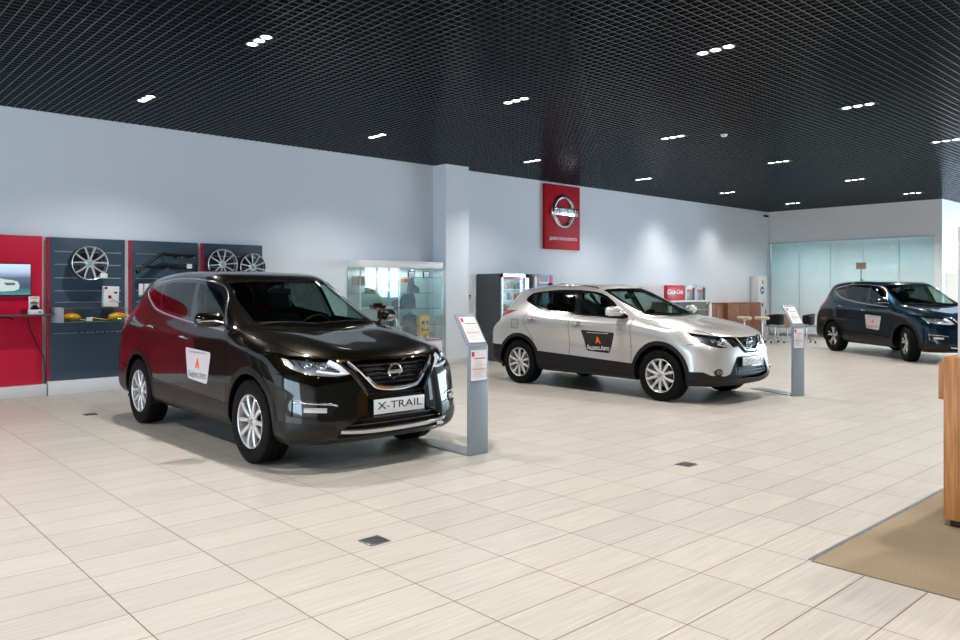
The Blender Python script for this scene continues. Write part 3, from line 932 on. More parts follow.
def cabin(root, cf, g):
    wb = g['wb']; zt = g['zroof']
    m = MB(); m.box((-.74, .45, .34), (.74, 3.1, .40), 0); m.build('cabin_floor', FABRIC, root)
    zb = g['zcowl']
    d = MB()
    d.box((-.70, .40, zb - .33), (.70, .95, zb - .06), .08, seg=3); d.box((.18, .72, zb - .10), (.56, .98, zb - .015), .04, seg=3)
    d.box((-.13, .8, .4), (.13, 1.9, .72), .04)
    d.build('dashboard', mat('dash_plastic', (.03, .033, .03), .6), root)
    sw = MB(); c = Vector((.37, 1.10, zb - .09)); M = Matrix.Translation(c) @ Matrix.Rotation(math.radians(-65), 4, 'X')
    ring = [M @ Vector((.185 * math.cos(a), .185 * math.sin(a), 0)) for a in [2 * PI * k / 32 for k in range(32)]]
    sw.tube(ring, .016, 8, closed=True)
    sw.cyl(M @ Vector((0, 0, -.02)), M @ Vector((0, 0, .03)), .065)
    for a in (0, PI, -PI / 2): sw.tube([M @ Vector((.05 * math.cos(a), .05 * math.sin(a), 0)), M @ Vector((.18 * math.cos(a), .18 * math.sin(a), 0))], .016, 6)
    sw.tube([c, c + Vector((0, -.3, -.1))], .03, 8)
    sw.build('steering_wheel', DARK, root)
    def seat(x, s, w=.25, zh=0):
        q = MB(); q.box((x - w, s - .28, .50), (x + w, s + .25, .68), .07, seg=3)
        Mb = Matrix.Translation((x, s + .24, .62)) @ Matrix.Rotation(math.radians(-16), 4, 'X')
        q.box((-w + .01, -.06, 0), (w - .01, .08, g['seath']), .06, Mb, seg=3)
        st = q.build('car_seat', FABRIC, root, ang=60)
        h = MB(); h.box((-.125, -.06, g['seath'] + .05), (.125, .05, g['seath'] + .24), .05, Mb, seg=3)
        h.cyl(Mb @ Vector((-.05, 0, g['seath'] - .02)), Mb @ Vector((-.05, 0, g['seath'] + .08)), .008); h.cyl(Mb @ Vector((.05, 0, g['seath'] - .02)), Mb @ Vector((.05, 0, g['seath'] + .08)), .008)
        h.build('headrest', FABRIC, st, ang=60)
    seat(.37, 1.45); seat(-.37, 1.45)
    q = MB(); q.box((-.66, 2.05, .50), (.66, 2.5, .68), .06, seg=3)
    Mb = Matrix.Translation((0, 2.5, .60)) @ Matrix.Rotation(math.radians(-20), 4, 'X')
    q.box((-.64, -.06, 0), (.64, .08, g['seath'] - .02), .06, Mb, seg=3)
    b = q.build('rear_bench', FABRIC, root, ang=60)
    for x in (-.42, 0, .42):
        h = MB(); h.box((x - .12, -.05, g['seath'] - .01), (x + .12, .05, g['seath'] + .14), .045, Mb, seg=3); h.build('headrest', FABRIC, b, ang=60)
    # inner rear view mirror
    p, n = cf.top(0, g['rvm'])
    r = MB(); r.box((-.12, g['rvm'] + .05, p.z - .15), (.12, g['rvm'] + .08, p.z - .08), .02); r.cyl((0, g['rvm'] + .05, p.z - .10), p - n * .01, .012); r.build('interior_mirror', DARK, root)
    # headliner under the roof skin
    rows = []
    for i in range(9):
        s = g['hl0'] + (g['hl1'] - g['hl0']) * i / 8; row = []
        for j in range(9):
            w = (-.52 + 1.04 * j / 8)
            p, n = cf.top(w, s); row.append(p - n * .035)
        rows.append(row)
    h = MB(); h.grid(rows); h.build('headliner', HEADL, root)
    # inner pillar covers
    for sg in (-1, 1):
        for path in g['pillars']:
            pn = [cf.side(s, z, sg) for s, z in path]
            pn = [(p - n * .03, -n) for p, n in pn]
            ribbon(pn, .07, .01).build('pillar_cover', HEADL, root)
    # shark fin aerial
    p, n = cf.top(0, g['fin'])
    f_ = MB(); f_.prism([(-.11, -.02), (.08, -.02), (.085, .035), (.05, .065), (.0, .045), (-.06, .012)], frame(p + Vector((-.014, 0, 0)), (0, 1, 0), (0, 0, 1)), .028); f_.build('roof_aerial', BLK, root)
    # wipers
    w = MB()
    for (w0, s0), (w1, s1) in g['wipers']:
        pn = []
        for t in [k / 10 for k in range(11)]:
            p, n = cf.top(w0 + (w1 - w0) * t, s0 + (s1 - s0) * t); pn.append(p + n * .016)
        w.tube(pn, .009, 6)
    w.build('wiper', DARK, root)

def sticker(root, cf, g, allp):
    q = g['sticker']; light = g['sticklight']
    rd = []
    N = len(q)
    for i in range(N):   # round the corners
        a, b, c = q[i - 1], q[i], q[(i + 1) % N]
        def toward(p, t, r):
            L = math.hypot(t[0] - p[0], t[1] - p[1]); return (p[0] + (t[0] - p[0]) * r / L, p[1] + (t[1] - p[1]) * r / L)
        s_, e_ = toward(b, a, .035), toward(b, c, .035)
        for k in range(5):
            t = k / 4
            rd.append(tuple((1 - t) ** 2 * s_[j] + 2 * t * (1 - t) * b[j] + t * t * e_[j] for j in range(2)))
    m = mat('sticker_light', (.66, .60, .62), .35) if light else mat('sticker_black', (.010, .008, .009), .4)
    ink = mat('sticker_ink', (.18, .18, .20), .5) if light else mat('sticker_white_ink', (.75, .75, .76), .5)
    for sg in (-1,):
        a, _ = cut(allp, tris_of(rd), SIDE, lambda p: nrm(p).x > .3)
        a = offset(a, .003)
        so = poly_obj('door_sticker', [(mirror(a) if sg == -1 else a, m)], root)
        cx = sum(p[0] for p in q) / N; cz = sum(p[1] for p in q) / N
        def conform(me, M, name, mm):
            for v in me.vertices:
                x, y = v.co.x, v.co.y
                p, n = cf.side(cx - x * sg * -1 * -1 if False else cx + x * (-1), cz + y, sg)
                v.co = p + n * (.0045 + .0)
            new_obj(name, me, so, mm)
        # on the right-hand flank text runs towards the nose (falling s), on the left towards the tail
        me = text_me('\u042f\u043d\u0434\u0435\u043a\u0441.\u0410\u0432\u0442\u043e', .085, sx=.82, bold=.001)
        for v in me.vertices: v.co.y -= .095
        conform(me, None, 'sticker_lettering', ink)
        bm = bmesh.new()
        # arrow mark
        def fan(pts):
            vs = [bm.verts.new((x, y, 0)) for x, y in pts]; bm.faces.new(vs)
        fan([(0, .085), (-.052, -.03), (-.03, -.03), (0, 0)]); fan([(0, .085), (0, 0), (.03, -.03), (.052, -.03)])
        bmesh.ops.subdivide_edges(bm, edges=bm.edges[:], cuts=2, use_grid_fill=True)
        bmesh.ops.triangulate(bm, faces=bm.faces[:])
        me = bpy.data.meshes.new('arrow_mark'); bm.to_mesh(me); bm.free()
        conform(me, None, 'arrow_mark', ORANGE)
        # the fine line of lettering along the top edge, too small to read
        bm = bmesh.new()
        x = -.185
        rr = random.Random(3)
        while x < .185:
            w = rr.choice((.010, .014, .02, .012))
            h = .011
            vs = [bm.verts.new(c) for c in ((x, .118, 0), (x + w, .118, 0), (x + w, .118 + h, 0), (x, .118 + h, 0))]; bm.faces.new(vs)
            x += w + rr.choice((.004, .004, .010))
        me = bpy.data.meshes.new('fine_print'); bm.to_mesh(me); bm.free()
        conform(me, None, 'fine_print', ink)
DO_CARS = True
# ---------------------------------------------------------------- large SUV
def fog_x(cf, sg, par):
    pn = [cf.front(sg * w, z) for w, z in smooth_path([(.64, .522), (.71, .525), (.785, .528)], 5)]
    ribbon([(p - n * .006, n) for p, n in pn], .042, .012).build('fog_light', mat('lamp_reflector', (.75, .76, .78), .12, .6), par)
    for a, b in (((.835, .588), (.60, .568)), ((.60, .568), (.56, .556))):
        pn = [cf.front(sg * (a[0] + (b[0] - a[0]) * t), a[1] + (b[1] - a[1]) * t) for t in (0, .25, .5, .75, 1)]
        ribbon(pn, .014, .008).build('fog_light_surround', SATIN, par)
def grille_x(cf, root, gr):
    # the V: one chrome bar down from each lamp and across
    pth = smooth_path([(-.425, .90), (-.36, .835), (-.245, .715), (-.195, .683), (-.10, .668), (0, .664), (.10, .668), (.195, .683), (.245, .715), (.36, .835), (.425, .90)], 5)
    pn = []
    for w, z in pth:
        p, n = cf.front(w, z); pn.append((p + n * -.006, n))
    N = len(pn) - 1
    wd = [.034 + .014 * math.sin(PI * i / N) for i in range(N + 1)]
    ribbon(pn, wd, .03).build('chrome_v_bar', CHROME, gr)
    for sg in (-1, 1):
        pth = smooth_path([(.485, .885), (.40, .78), (.31, .655), (.29, .62)], 5)
        pn = [cf.front(sg * w, z) for w, z in pth]
        ribbon([(p + n * -.008, n) for p, n in pn], .03, .02).build('outer_v_bar', BLK, gr)
    bars = MB()
    for z, hw in ((.875, .375), (.835, .335), (.795, .295), (.755, .26), (.718, .222)):
        n_ = 14
        pn = [cf.front(-hw + 2 * hw * k / n_, z) for k in range(n_ + 1)]
        ribbon([(p - n * .032, n) for p, n in pn], .020, .014, mb=bars)
    bars.build('grille_bars', BLK, gr)
    ch = MB()
    for z in (.853, .815, .775):
        for sg in (-1, 1):
            for k in range(2):
                w0 = .13 + .085 * k
                if w0 + .07 > (z - .60) * 1.35: continue
                pn = [cf.front(sg * (w0 + .065 * t), z) for t in (0, .5, 1)]
                ribbon([(p - n * .024, n) for p, n in pn], .008, .010, mb=ch)
    ch.build('chrome_dashes', CHROME, gr)
    lo = MB()
    for z, hw in ((.625, .28), (.595, .28), (.43, .38), (.385, .46)):
        pn = [cf.front(-hw + 2 * hw * k / 14, z) for k in range(15)]
        ribbon([(p - n * .03, n) for p, n in pn], .018, .016, mb=lo)
    lo.build('intake_bars', BLK, gr)
    sk = MB(); pn = [cf.front(w, .325 + .02 * (abs(w) / .52) ** 3) for w in [-.54 + 1.08 * k / 20 for k in range(21)]]
    ribbon([(p - n * .004, n) for p, n in pn], .040, .018, mb=sk); sk.build('silver_skid_bar', SATIN, gr)
    p, n = cf.front(0, .80)
    emblem(gr, frame(Vector((0, p.y + .018, .80)), (1, 0, 0), (0, -.15, 1)), .062)
CX = dict(wb=2.73, zc=.36, ra=.415, rc=.475, RT=.36, RW=.232, wx=.905, style='twin5', zcowl=1.14, zroof=1.70, seath=.62, rvm=1.08, fin=2.95, hl0=1.22, hl1=3.1,
  ws=smooth_path([(0,.305),(.24,.32),(.47,.365),(.650,.455),(.654,.50),(.636,.86),(.598,1.225),(.53,1.20),(.38,1.145),(.20,1.105),(0,1.095)], 1),
  wsi=[(0,.345),(.24,.36),(.46,.405),(.617,.49),(.603,.86),(.565,1.15),(.38,1.085),(.20,1.05),(0,1.04)],
  bw=[(0,1.56),(.42,1.55),(.50,1.50),(.56,1.24),(.5,1.2),(0,1.19)],
  dlo=[(.60,1.135),(.80,1.265),(.96,1.405),(1.13,1.510),(1.32,1.560),(1.70,1.592),(2.2,1.595),(2.62,1.562),(2.88,1.505),(2.90,1.46),(2.70,1.37),(2.50,1.30),(2.30,1.265),(2.06,1.236),(1.60,1.190),(1.1,1.155)],
  panes=[([(.80,1.175),(1.40,1.20),(1.535,1.555),(1.32,1.535),(1.14,1.487),(.99,1.395),(.86,1.28)], GLASSS),
         ([(1.50,1.212),(2.05,1.262),(2.27,1.29),(2.40,1.40),(2.44,1.552),(2.2,1.572),(1.63,1.565)], GLASSP),
         ([(2.35,1.305),(2.51,1.33),(2.70,1.395),(2.86,1.465),(2.84,1.495),(2.62,1.54),(2.50,1.55),(2.455,1.40)], GLASSP)],
  head=[(.335,.957),(.226,.948),(.07,.937),(-.09,.925),(-.185,.912),(-.235,.862),(-.295,.805),(-.215,.782),(.03,.808),(.19,.855),(.29,.915)],
  tail=[(1.58,1.31),(1.9,1.31),(2.3,1.28),(2.3,1.04),(1.66,1.02),(1.62,1.10),(1.585,1.2)],
  fog=[(.55,.565),(.62,.585),(.84,.61),(.85,.47),(.62,.485),(.59,.50)],
  grille=[(0,.903),(.30,.903),(.475,.897),(.445,.86),(.385,.79),(.315,.67),(.30,.62),(.305,.47),(.36,.452),(.54,.355),(.56,.285),(0,.285)],
  sill=[(.42,.455),(2.32,.52),(2.32,.20),(.42,.20)],
  bumplow=[(.565,.20),(.535,.355),(.60,.405),(1.0,.43),(1.0,.20)],
  rbump=[(3.0,.20),(3.0,.56),(4,.60),(4,.20)],
  gaps_side=[smooth_path([(1.585,1.19),(1.60,1.0),(1.615,.7),(1.63,.40),(1.63,.34)], 3), [(.485,1.12),(.49,.95),(.47,.70),(.47,.34)],
             smooth_path([(2.44,1.28),(2.53,1.10),(2.55,.95),(2.43,.80),(2.36,.70)], 4), [(2.30,.60),(2.28,.34)], [(.47,.47),(2.30,.535)], [(2.90,1.02),(2.90,.93),(3.06,.93),(3.06,1.02),(2.90,1.02)][:0] or [(3.0,.60),(3.55,.66)]],
  gaps_top=[[(.60,-.70),(.72,-.50),(.765,-.20),(.785,.15),(.79,.42)], [(0,.275),(.24,.29),(.47,.335),(.70,.45)]],
  gaps_front=[[(.70,.80),(.80,.82),(.88,.80)]],
  hood=[(0,-.90),(.35,-.86),(.60,-.70),(.72,-.50),(.765,-.20),(.785,.15),(.79,.43),(.70,.45),(.47,.335),(.24,.29),(0,.275)],
  fdoor=[(.485,1.14),(.49,.95),(.47,.70),(.47,.34),(1.63,.34),(1.63,.40),(1.615,.7),(1.60,1.0),(1.585,1.25)],
  rdoor=[(1.585,1.25),(1.60,1.0),(1.615,.7),(1.63,.40),(1.63,.34),(2.28,.34),(2.30,.60),(2.36,.70),(2.43,.80),(2.55,.95),(2.53,1.10),(2.44,1.32)],
  bumper=[(-.9,.20),(-.9,.93),(-.09,.925),(-.19,.91),(-.295,.803),(-.215,.78),(.03,.806),(.19,.80),(.36,.80),(.36,.20)],
  cladm=mat('dark_cladding', (.008, .0075, .007), .34, spec=.3), bowlm=mat('lamp_bowl', (.42, .44, .47), .28, .6), lampm=mat('lamp_glass_chrome', (.75, .8, .85), .05, .9),
  lamps=[(.71, .895, .034), (.62, .88, .034)], fins=[(.53, .84, .91), (.565, .84, .92), (.665, .85, .925), (.755, .87, .93), (.79, .89, .935)], drl=[([(.575, .908), (.51, .862), (.435, .812)], .052), ([(.435, .812), (.52, .808), (.62, .822), (.68, .836)], .024)], drld=.012, drlm=mat('light_guide', (.86, .88, .92), .25),
  fogf=fog_x, grillef=grille_x, mir=(1.0, .60, 1.215), handles=[(1.44, 1.02), (2.37, 1.09)], handm=CHROME,
  trim=[(.66,1.160),(.82,1.275),(.965,1.41),(1.135,1.520),(1.32,1.572),(1.70,1.603),(2.2,1.606),(2.62,1.573),(2.90,1.512),(2.91,1.455),(2.70,1.36),(2.50,1.290),(2.30,1.252),(2.06,1.223),(1.60,1.177),(1.1,1.142),(.62,1.118)], trimw=(.018, .03),
  rail=None, railm=DARK, under=(-.72, 3.5), plate=(.262, .462, .584, .030), platetext='X-TRAIL', plts=.088, pltx=1.45,
  sticker=[(.80,.905),(1.40,.925),(1.335,.625),(.875,.60)], sticklight=True,
  pillars=[[(.66, 1.17), (.85, 1.33), (1.05, 1.49), (1.3, 1.57)], [(1.45, 1.2), (1.58, 1.55)], [(2.33, 1.3), (2.45, 1.56)]],
  wipers=[((-.60, .40), (-.05, .30)), ((-.02, .31), (.50, .36))])

# ---------------------------------------------------------------- compact crossover
def fog_q(cf, sg, par):
    for k in range(1):
        p, n = cf.front(sg * .66, .425)
        M = frame(p - n * .012, Vector((0, 0, 1)).cross(n), (0, 0, 1))
        m = MB(); m.lathe([(.048, .0), (.056, .012), (.066, .012), (.070, -.01)], 28, M @ Matrix.Diagonal((1.15, .85, 1, 1))); m.build('fog_light_ring', CHROME, par)
        m = MB(); m.ball(p - n * .02, .042, 16); m.build('fog_light', mat('fog_glass', (.05, .055, .06), .05, .3, coat=1), par)
def grille_q(cf, root, gr):
    pth = smooth_path([(-.30, .872), (-.245, .81), (-.165, .722), (-.125, .698), (0, .690), (.125, .698), (.165, .722), (.245, .81), (.30, .872)], 5)
    pn = [cf.front(w, z) for w, z in pth]; N = len(pn) - 1
    ribbon([(p - n * .006, n) for p, n in pn], [.030 + .008 * math.sin(PI * i / N) for i in range(N + 1)], .028).build('chrome_v_bar', CHROME, gr)
    bars = MB()
    for z, hw in ((.85, .49), (.825, .46), (.80, .43), (.775, .40), (.75, .14), (.725, .12)):
        pn = [cf.front(-hw + 2 * hw * k / 14, z) for k in range(15)]
        ribbon([(p - n * .03, n) for p, n in pn], .012, .012, mb=bars)
    bars.build('grille_bars', BLK, gr)
    lo = MB()
    for z, hw in ((.47, .36), (.43, .40), (.39, .41)):
        pn = [cf.front(-hw + 2 * hw * k / 14, z) for k in range(15)]
        ribbon([(p - n * .03, n) for p, n in pn], .016, .014, mb=lo)
    for w in (-.37, -.32, .32, .37): 
        pn = [cf.front(w, z) for z in (.52, .46, .39)]
        ribbon([(p - n * .02, n) for p, n in pn], .02, .012, mb=lo)
    lo.build('intake_bars', mat('grey_plastic', (.04, .043, .05), .4), gr)
    p, n = cf.front(0, .79)
    emblem(gr, frame(Vector((0, p.y + .006, .79)), (1, 0, 0), (0, -.15, 1)), .068)
CQ = dict(CX); CQ.update(dict(wb=2.65, zc=.345, ra=.405, rc=.462, RT=.343, RW=.226, wx=.885, style='twin5b', zcowl=1.10, zroof=1.58, seath=.56, rvm=1.08, fin=2.75, hl0=1.22, hl1=2.9,
  ws=smooth_path([(0,.255),(.24,.27),(.45,.315),(.605,.405),(.612,.45),(.590,.84),(.535,1.215),(.48,1.20),(.38,1.15),(.20,1.11),(0,1.10)], 1),
  wsi=[(0,.295),(.24,.31),(.44,.355),(.570,.44),(.553,.84),(.500,1.15),(.38,1.09),(.20,1.055),(0,1.045)],
  bw=[(0,1.46),(.40,1.44),(.47,1.40),(.53,1.17),(.48,1.13),(0,1.12)],
  dlo=[(.58,1.092),(.78,1.21),(.95,1.325),(1.13,1.413),(1.33,1.463),(1.70,1.487),(2.1,1.482),(2.45,1.452),(2.60,1.425),(2.655,1.33),(2.50,1.265),(2.36,1.212),(2.12,1.150),(1.63,1.118),(1.1,1.098)],
  panes=[([(.77,1.125),(1.44,1.137),(1.55,1.452),(1.34,1.436),(1.14,1.388),(.98,1.312),(.84,1.21)], GLASSS),
         ([(1.56,1.142),(2.08,1.172),(2.30,1.225),(2.36,1.29),(2.40,1.432),(2.1,1.457),(1.67,1.458)], GLASSQ),
         ([(2.38,1.25),(2.50,1.292),(2.62,1.345),(2.575,1.405),(2.45,1.425),(2.425,1.30)], GLASSQ)],
  head=[(.31,.935),(.22,.922),(.09,.905),(-.02,.893),(-.113,.884),(-.17,.80),(-.225,.745),(-.10,.735),(.03,.76),(.15,.805),(.24,.87)],
  tail=[(1.34,1.165),(1.80,1.15),(2.2,1.14),(2.2,.95),(1.62,.93),(1.575,.96),(1.565,1.05),(1.46,1.105)],
  fog=ccw(circle((.66, .425), .050, 16)),
  grille=[(0,.862),(.22,.866),(.40,.876),(.53,.880),(.47,.83),(.41,.765),(.385,.735),(.28,.745),(.18,.665),(.15,.655),(0,.652)],
  sill=[(.42,.475),(2.32,.55),(2.32,.20),(.42,.20)],
  bumplow=[(0,.62),(.33,.62),(.36,.59),(.50,.40),(.58,.375),(.74,.39),(.80,.43),(1.0,.43),(1.0,.20),(0,.20)],
  rbump=[(2.9,.20),(2.9,.60),(4,.62),(4,.20)],
  gaps_side=[smooth_path([(1.60,1.12),(1.605,1.0),(1.605,.7),(1.59,.34)], 3), [(.475,1.09),(.475,.95),(.46,.70),(.46,.32)],
             smooth_path([(2.44,1.22),(2.52,1.08),(2.53,.98),(2.42,.82),(2.34,.72)], 4), [(2.25,.60),(2.24,.32)], [(.46,.325),(2.24,.325)], [(2.66,1.02),(2.66,.88),(2.80,.88),(2.80,1.02),(2.66,1.02)], [(.475,.72),(.475,.70)]],
  gaps_top=[[(.60,-.63),(.69,-.46),(.73,-.25),(.755,.05),(.765,.38)], [(0,.225),(.24,.24),(.46,.285),(.67,.40)]],
  gaps_front=[[(.66,.79),(.78,.80),(.86,.77)]],
  hood=[(0,-.84),(.35,-.80),(.60,-.63),(.69,-.46),(.73,-.25),(.755,.05),(.765,.385),(.67,.40),(.46,.285),(.24,.24),(0,.225)],
  fdoor=[(.475,1.12),(.475,.95),(.46,.70),(.46,.325),(1.59,.325),(1.605,.7),(1.605,1.0),(1.60,1.18)],
  rdoor=[(1.60,1.18),(1.605,1.0),(1.605,.7),(1.59,.325),(2.24,.325),(2.25,.60),(2.34,.72),(2.42,.82),(2.53,.98),(2.52,1.08),(2.44,1.28)],
  bumper=[(-.9,.20),(-.9,.90),(-.113,.884),(-.17,.80),(-.225,.745),(-.10,.735),(.03,.76),(.13,.795),(.36,.78),(.36,.20)],
  cladm=mat('black_cladding', (.010, .010, .011), .45, spec=.25), grille2=[(0,.60),(.31,.60),(.34,.575),(.44,.40),(.42,.365),(.25,.335),(0,.33)], lamps=[(.63, .84, .028), (.54, .825, .032), (.475, .80, .022)], fins=[(.45, .77, .84), (.50, .77, .86), (.585, .79, .875), (.68, .82, .89)],
  drl=[([(.52, .87), (.455, .81), (.42, .762), (.50, .76), (.60, .785)], .016)], drld=.018,
  bowlm=mat('dark_lamp_bowl', (.10, .105, .115), .25, .6), fogf=fog_q, grillef=grille_q, mir=(.985, .66, 1.185), mirm=mat('pale_mirror_cap', (.70, .70, .71), .2, .5, coat=1), handles=[(1.42, .985), (2.36, 1.03)],
  trim=[(2.40,1.215),(2.12,1.138),(1.63,1.106),(1.1,1.086),(.62,1.080)], trimw=(.012, .012),
  railh=.012, rail=[(.545, 1.30), (.56, 1.6), (.56, 2.1), (.55, 2.5), (.53, 2.75)], railm=SATIN, under=(-.66, 3.3), plate=(.262, .497, .610, .030), platetext='QASHQAI', plts=.080, pltx=1.35,
  sticker=[(.745,.885),(1.36,.905),(1.275,.605),(.845,.588)], sticklight=False,
  pillars=[[(.64, 1.13), (.82, 1.25), (1.0, 1.37), (1.28, 1.46)], [(1.50, 1.13), (1.61, 1.45)], [(2.34, 1.24), (2.42, 1.43)]],
  wipers=[((-.58, .36), (-.05, .25)), ((-.02, .26), (.48, .31))]))
CQ['handm'] = mat('silver_handle', (.6, .59, .57), .25, .7, coat=1)
CQ['head'] = CQ['head']
PX = paint('black_brown_paint', (.0075, .0052, .0017), .75, .28)
PS = paint('silver_paint', (.69, .685, .675), .70, .34)
PB = paint('dark_blue_paint', (.005, .023, .044), .70, .28)
CB = dict(CX); CB.update(style='split5', steer=math.radians(-18), bowlm=CX['bowlm'])
CB['rail'] = None
if DO_CARS:
    make_car('suv', 'black-brown suv with a plate reading X-TRAIL and a pale door sticker', TX, CX, (3.905, 6.22, 0), 0, PX)
    make_car('crossover', 'silver crossover with black wheel arch cladding and a black door sticker', TQ, CQ, (9.585, 5.965, 0), math.radians(-.3), PS)
    cb = make_car('suv', 'dark blue suv with a pale door sticker parked at the glass wall at the right', TX, CB, (18.03, 5.31, 0), math.radians(-37.1), PB)
# ---------------------------------------------------------------- camera, world, render look
sc = bpy.context.scene
HEAD = math.atan2(842, 770)
cam = bpy.data.cameras.new('camera'); co = bpy.data.objects.new('camera', cam); C.objects.link(co)
cam.sensor_width = 36; cam.lens = 770 / 960 * 36; cam.shift_y = -31 / 960; cam.clip_end = 200
co.location = (0, 0, 1.5); co.rotation_euler = (PI / 2, 0, HEAD - PI / 2)
sc.camera = co
sc.view_settings.view_transform = 'Standard'; sc.view_settings.look = 'None'; sc.view_settings.gamma = 1; sc.view_settings.exposure = .56
w = bpy.data.worlds.new('sky'); sc.world = w; w.use_nodes = True
w.node_tree.nodes['Background'].inputs[0].default_value = (.75, .88, 1, 1); w.node_tree.nodes['Background'].inputs[1].default_value = .6

# ---------------------------------------------------------------- room shell
XL, XR, YB, YW, H = -9.0, 23.88, -9.0, 12.2, 4.0
GL = 7.11      # where the glazed office wall turns
FLOOR = floor_material()
struct('floor', (XL, YB, -.1), (XR + 8, YW + .2, 0), FLOOR)
tag(box('wall_back', (XL - .2, YW, 0), (XR + 6.2, YW + .2, H + .6), WHITE), kind='structure')
wl = MB(); wl.box((XL - .2, YB, 0), (XL, YW, .3)); wl.box((XL - .2, YB, 3.6), (XL, YW, H + .6)); wl.box((XL - .2, YB, .3), (XL, 2.4, 3.6)); wl.box((XL - .2, 10.8, .3), (XL, YW, 3.6))
for k in range(4): wl.box((XL - .1, 2.4 + 2.8 * k - .04, .3), (XL + .16, 2.4 + 2.8 * k + .04, 3.6))  # unseen window opening and posts, added to carry the cool fill light
tag(wl.build('wall_left', WHITE, smooth=False), kind='structure')
tag(box('ceiling', (XL, YB, H + .55), (XR + 8, YW, H + .6), BLACKV), kind='structure')
tag(box('wall_right', (XR + 8, YB, 0), (XR + 8.2, YW + .2, H + .6), WHITE), kind='structure')
# open grid ceiling: blades every 10 cm both ways
g = MB()
x = XL + .012 + .1 * 0
k = 0
z0, z1 = H, H + .045
X = math.ceil((XL) * 10) / 10 + .012
while X < XR + 8:
    g.box((X - .005, YB, z0), (X + .005, YW, z1)); X += .1
Y = YB + .05
while Y < YW:
    g.box((XL, Y - .005, z0 + .0006), (XR + 8, Y + .005, z1)); Y += .1
tag(g.build('ceiling_grid', GRID, None, smooth=False), kind='structure')
# skirting
tag(box('baseboard_back', (XL, YW - .03, 0), (9.85, YW, .165), WTRIM, None, .004), kind='structure')
tag(box('baseboard_far', (10.48, YW - .02, 0), (XR, YW, .12), WTRIM, None, .004), kind='structure')
m = MB(); m.box((9.87, 11.80, 0), (10.48, YW, H), .0); tag(m.build('wall_pillar', WHITE), kind='structure')
m = MB(); m.box((9.858, 11.785, 0), (10.49, YW, .13), .004); tag(m.build('baseboard_pillar', WTRIM), kind='structure')

# ---- glazed office at the far end
GW = mat('office_wall_paint', (.82, .85, .88), .6)
m = MB()
m.box((XR, GL, 3.0), (XR + .16, YW, H + .04))              # header
m.box((XR, GL, 0), (XR + .16, GL + .20, 3.0))              # corner post
m.box((XR, YW - .07, 0), (XR + .16, YW, 3.0))
m.box((XR, GL, 0), (XR + .16, YW, .08))
tag(m.build('wall_far', GW, smooth=False), kind='structure')
m = MB()
m.box((XR + .16, GL, 2.95), (XR + 8, GL + .16, H + .04)); m.box((XR + .16, GL, 0), (XR + 8, GL + .16, .08)); m.box((XR + 3.6, GL, 0), (XR + 8, GL + .16, 3))
tag(m.build('wall_return', WTRIM, smooth=False), kind='structure')
FR = glass('frosted_glass', (.62, .72, .74), frost=(.2, 3.0, (.80, .81, .81), .95, .34), mixmin=.02)
wn = box('window_1', (XR + .06, GL + .2, .08), (XR + .072, YW - .07, 3.0), FR); tag(wn, kind='structure')
fm = MB()
fm.box((XR - .02, GL + .18, 2.975), (XR + .16, YW - .05, 3.0)); fm.box((XR - .02, GL + .18, .0), (XR + .1, YW - .05, .09)); fm.box((XR - .02, YW - .085, .08), (XR + .1, YW - .06, 3.0))
fm.build('window_frame', ALU, wn)
for i, y in enumerate((11.18, 10.2, 9.22, 8.24)):
    box('glass_joint', (XR + .055, y - .004, .09), (XR + .077, y + .004, 2.97), mat('joint_silicone', (.38, .46, .48), .3), wn)
wn2 = tag(box('window_2', (XR + .18, GL + .06, .08), (XR + 3.6, GL + .072, 2.95), glass('frosted_warm', (.7, .8, .78), frost=(1.9, 2.35, (.72, .60, .47), .95, .40))), kind='structure')
box('glass_joint', (XR + .60, GL + .055, .09), (XR + .612, GL + .078, 2.95), MATS['joint_silicone'], wn2)
# inside the office
OW = mat('office_inner_wall', (.42, .60, .64), .7)
tag(box('wall_office', (XR + 5.2, GL + .2, 0), (XR + 5.3, YW, H), OW), kind='structure')
tag(box('wall_office_side', (XR + .2, YW - .06, 0), (XR + 5.2, YW - .02, H), OW), kind='structure')
tag(box('ceiling_office', (XR + .17, GL + .17, 3.12), (XR + 5.2, YW - .07, 3.2), mat('office_ceiling', (.42, .43, .40), .8)), kind='structure')
wd = thing('wardrobe', 'pale tall wardrobe seen dimly through the frosted glass wall', 'wardrobe', (XR + 3.0, 9.9, 0))
box('carcass', (-.3, -.9, 0), (.3, .9, 2.3), mat('pale_laminate', (.55, .60, .60), .5), wd)
box('door', (-.33, -.88, .05), (-.3, -.01, 2.25), mat('pale_laminate', (.5, .5, .5)), wd); box('door', (-.33, .01, .05), (-.3, .88, 2.25), MATS['pale_laminate'], wd)

# ---- walls and windows of the shop front, out of the picture to the right and behind
fr = MB()
for (x0, x1, za, zb) in ((21.75, 24.05, 1.05, 2.66),):
    fr.box((x0, YB - .1, 0), (x1, YB + .05, za)); fr.box((x0, YB - .1, zb), (x1, YB + .05, H + .04))
    n_ = 4 if x1 < 10 else 3
    for k in range(n_ + 1): x = x0 + (x1 - x0) * k / n_; fr.box((x - .04, YB - .08, 0), (x + .04, YB + .14, H))
fr.box((XL, YB - .1, 0), (21.75, YB + .05, H + .04)); fr.box((24.05, YB - .1, 0), (XR + 8, YB + .05, H + .04))
tag(fr.build('wall_front', mat('facade_paint', (.34, .37, .40), .6), smooth=False), kind='structure')

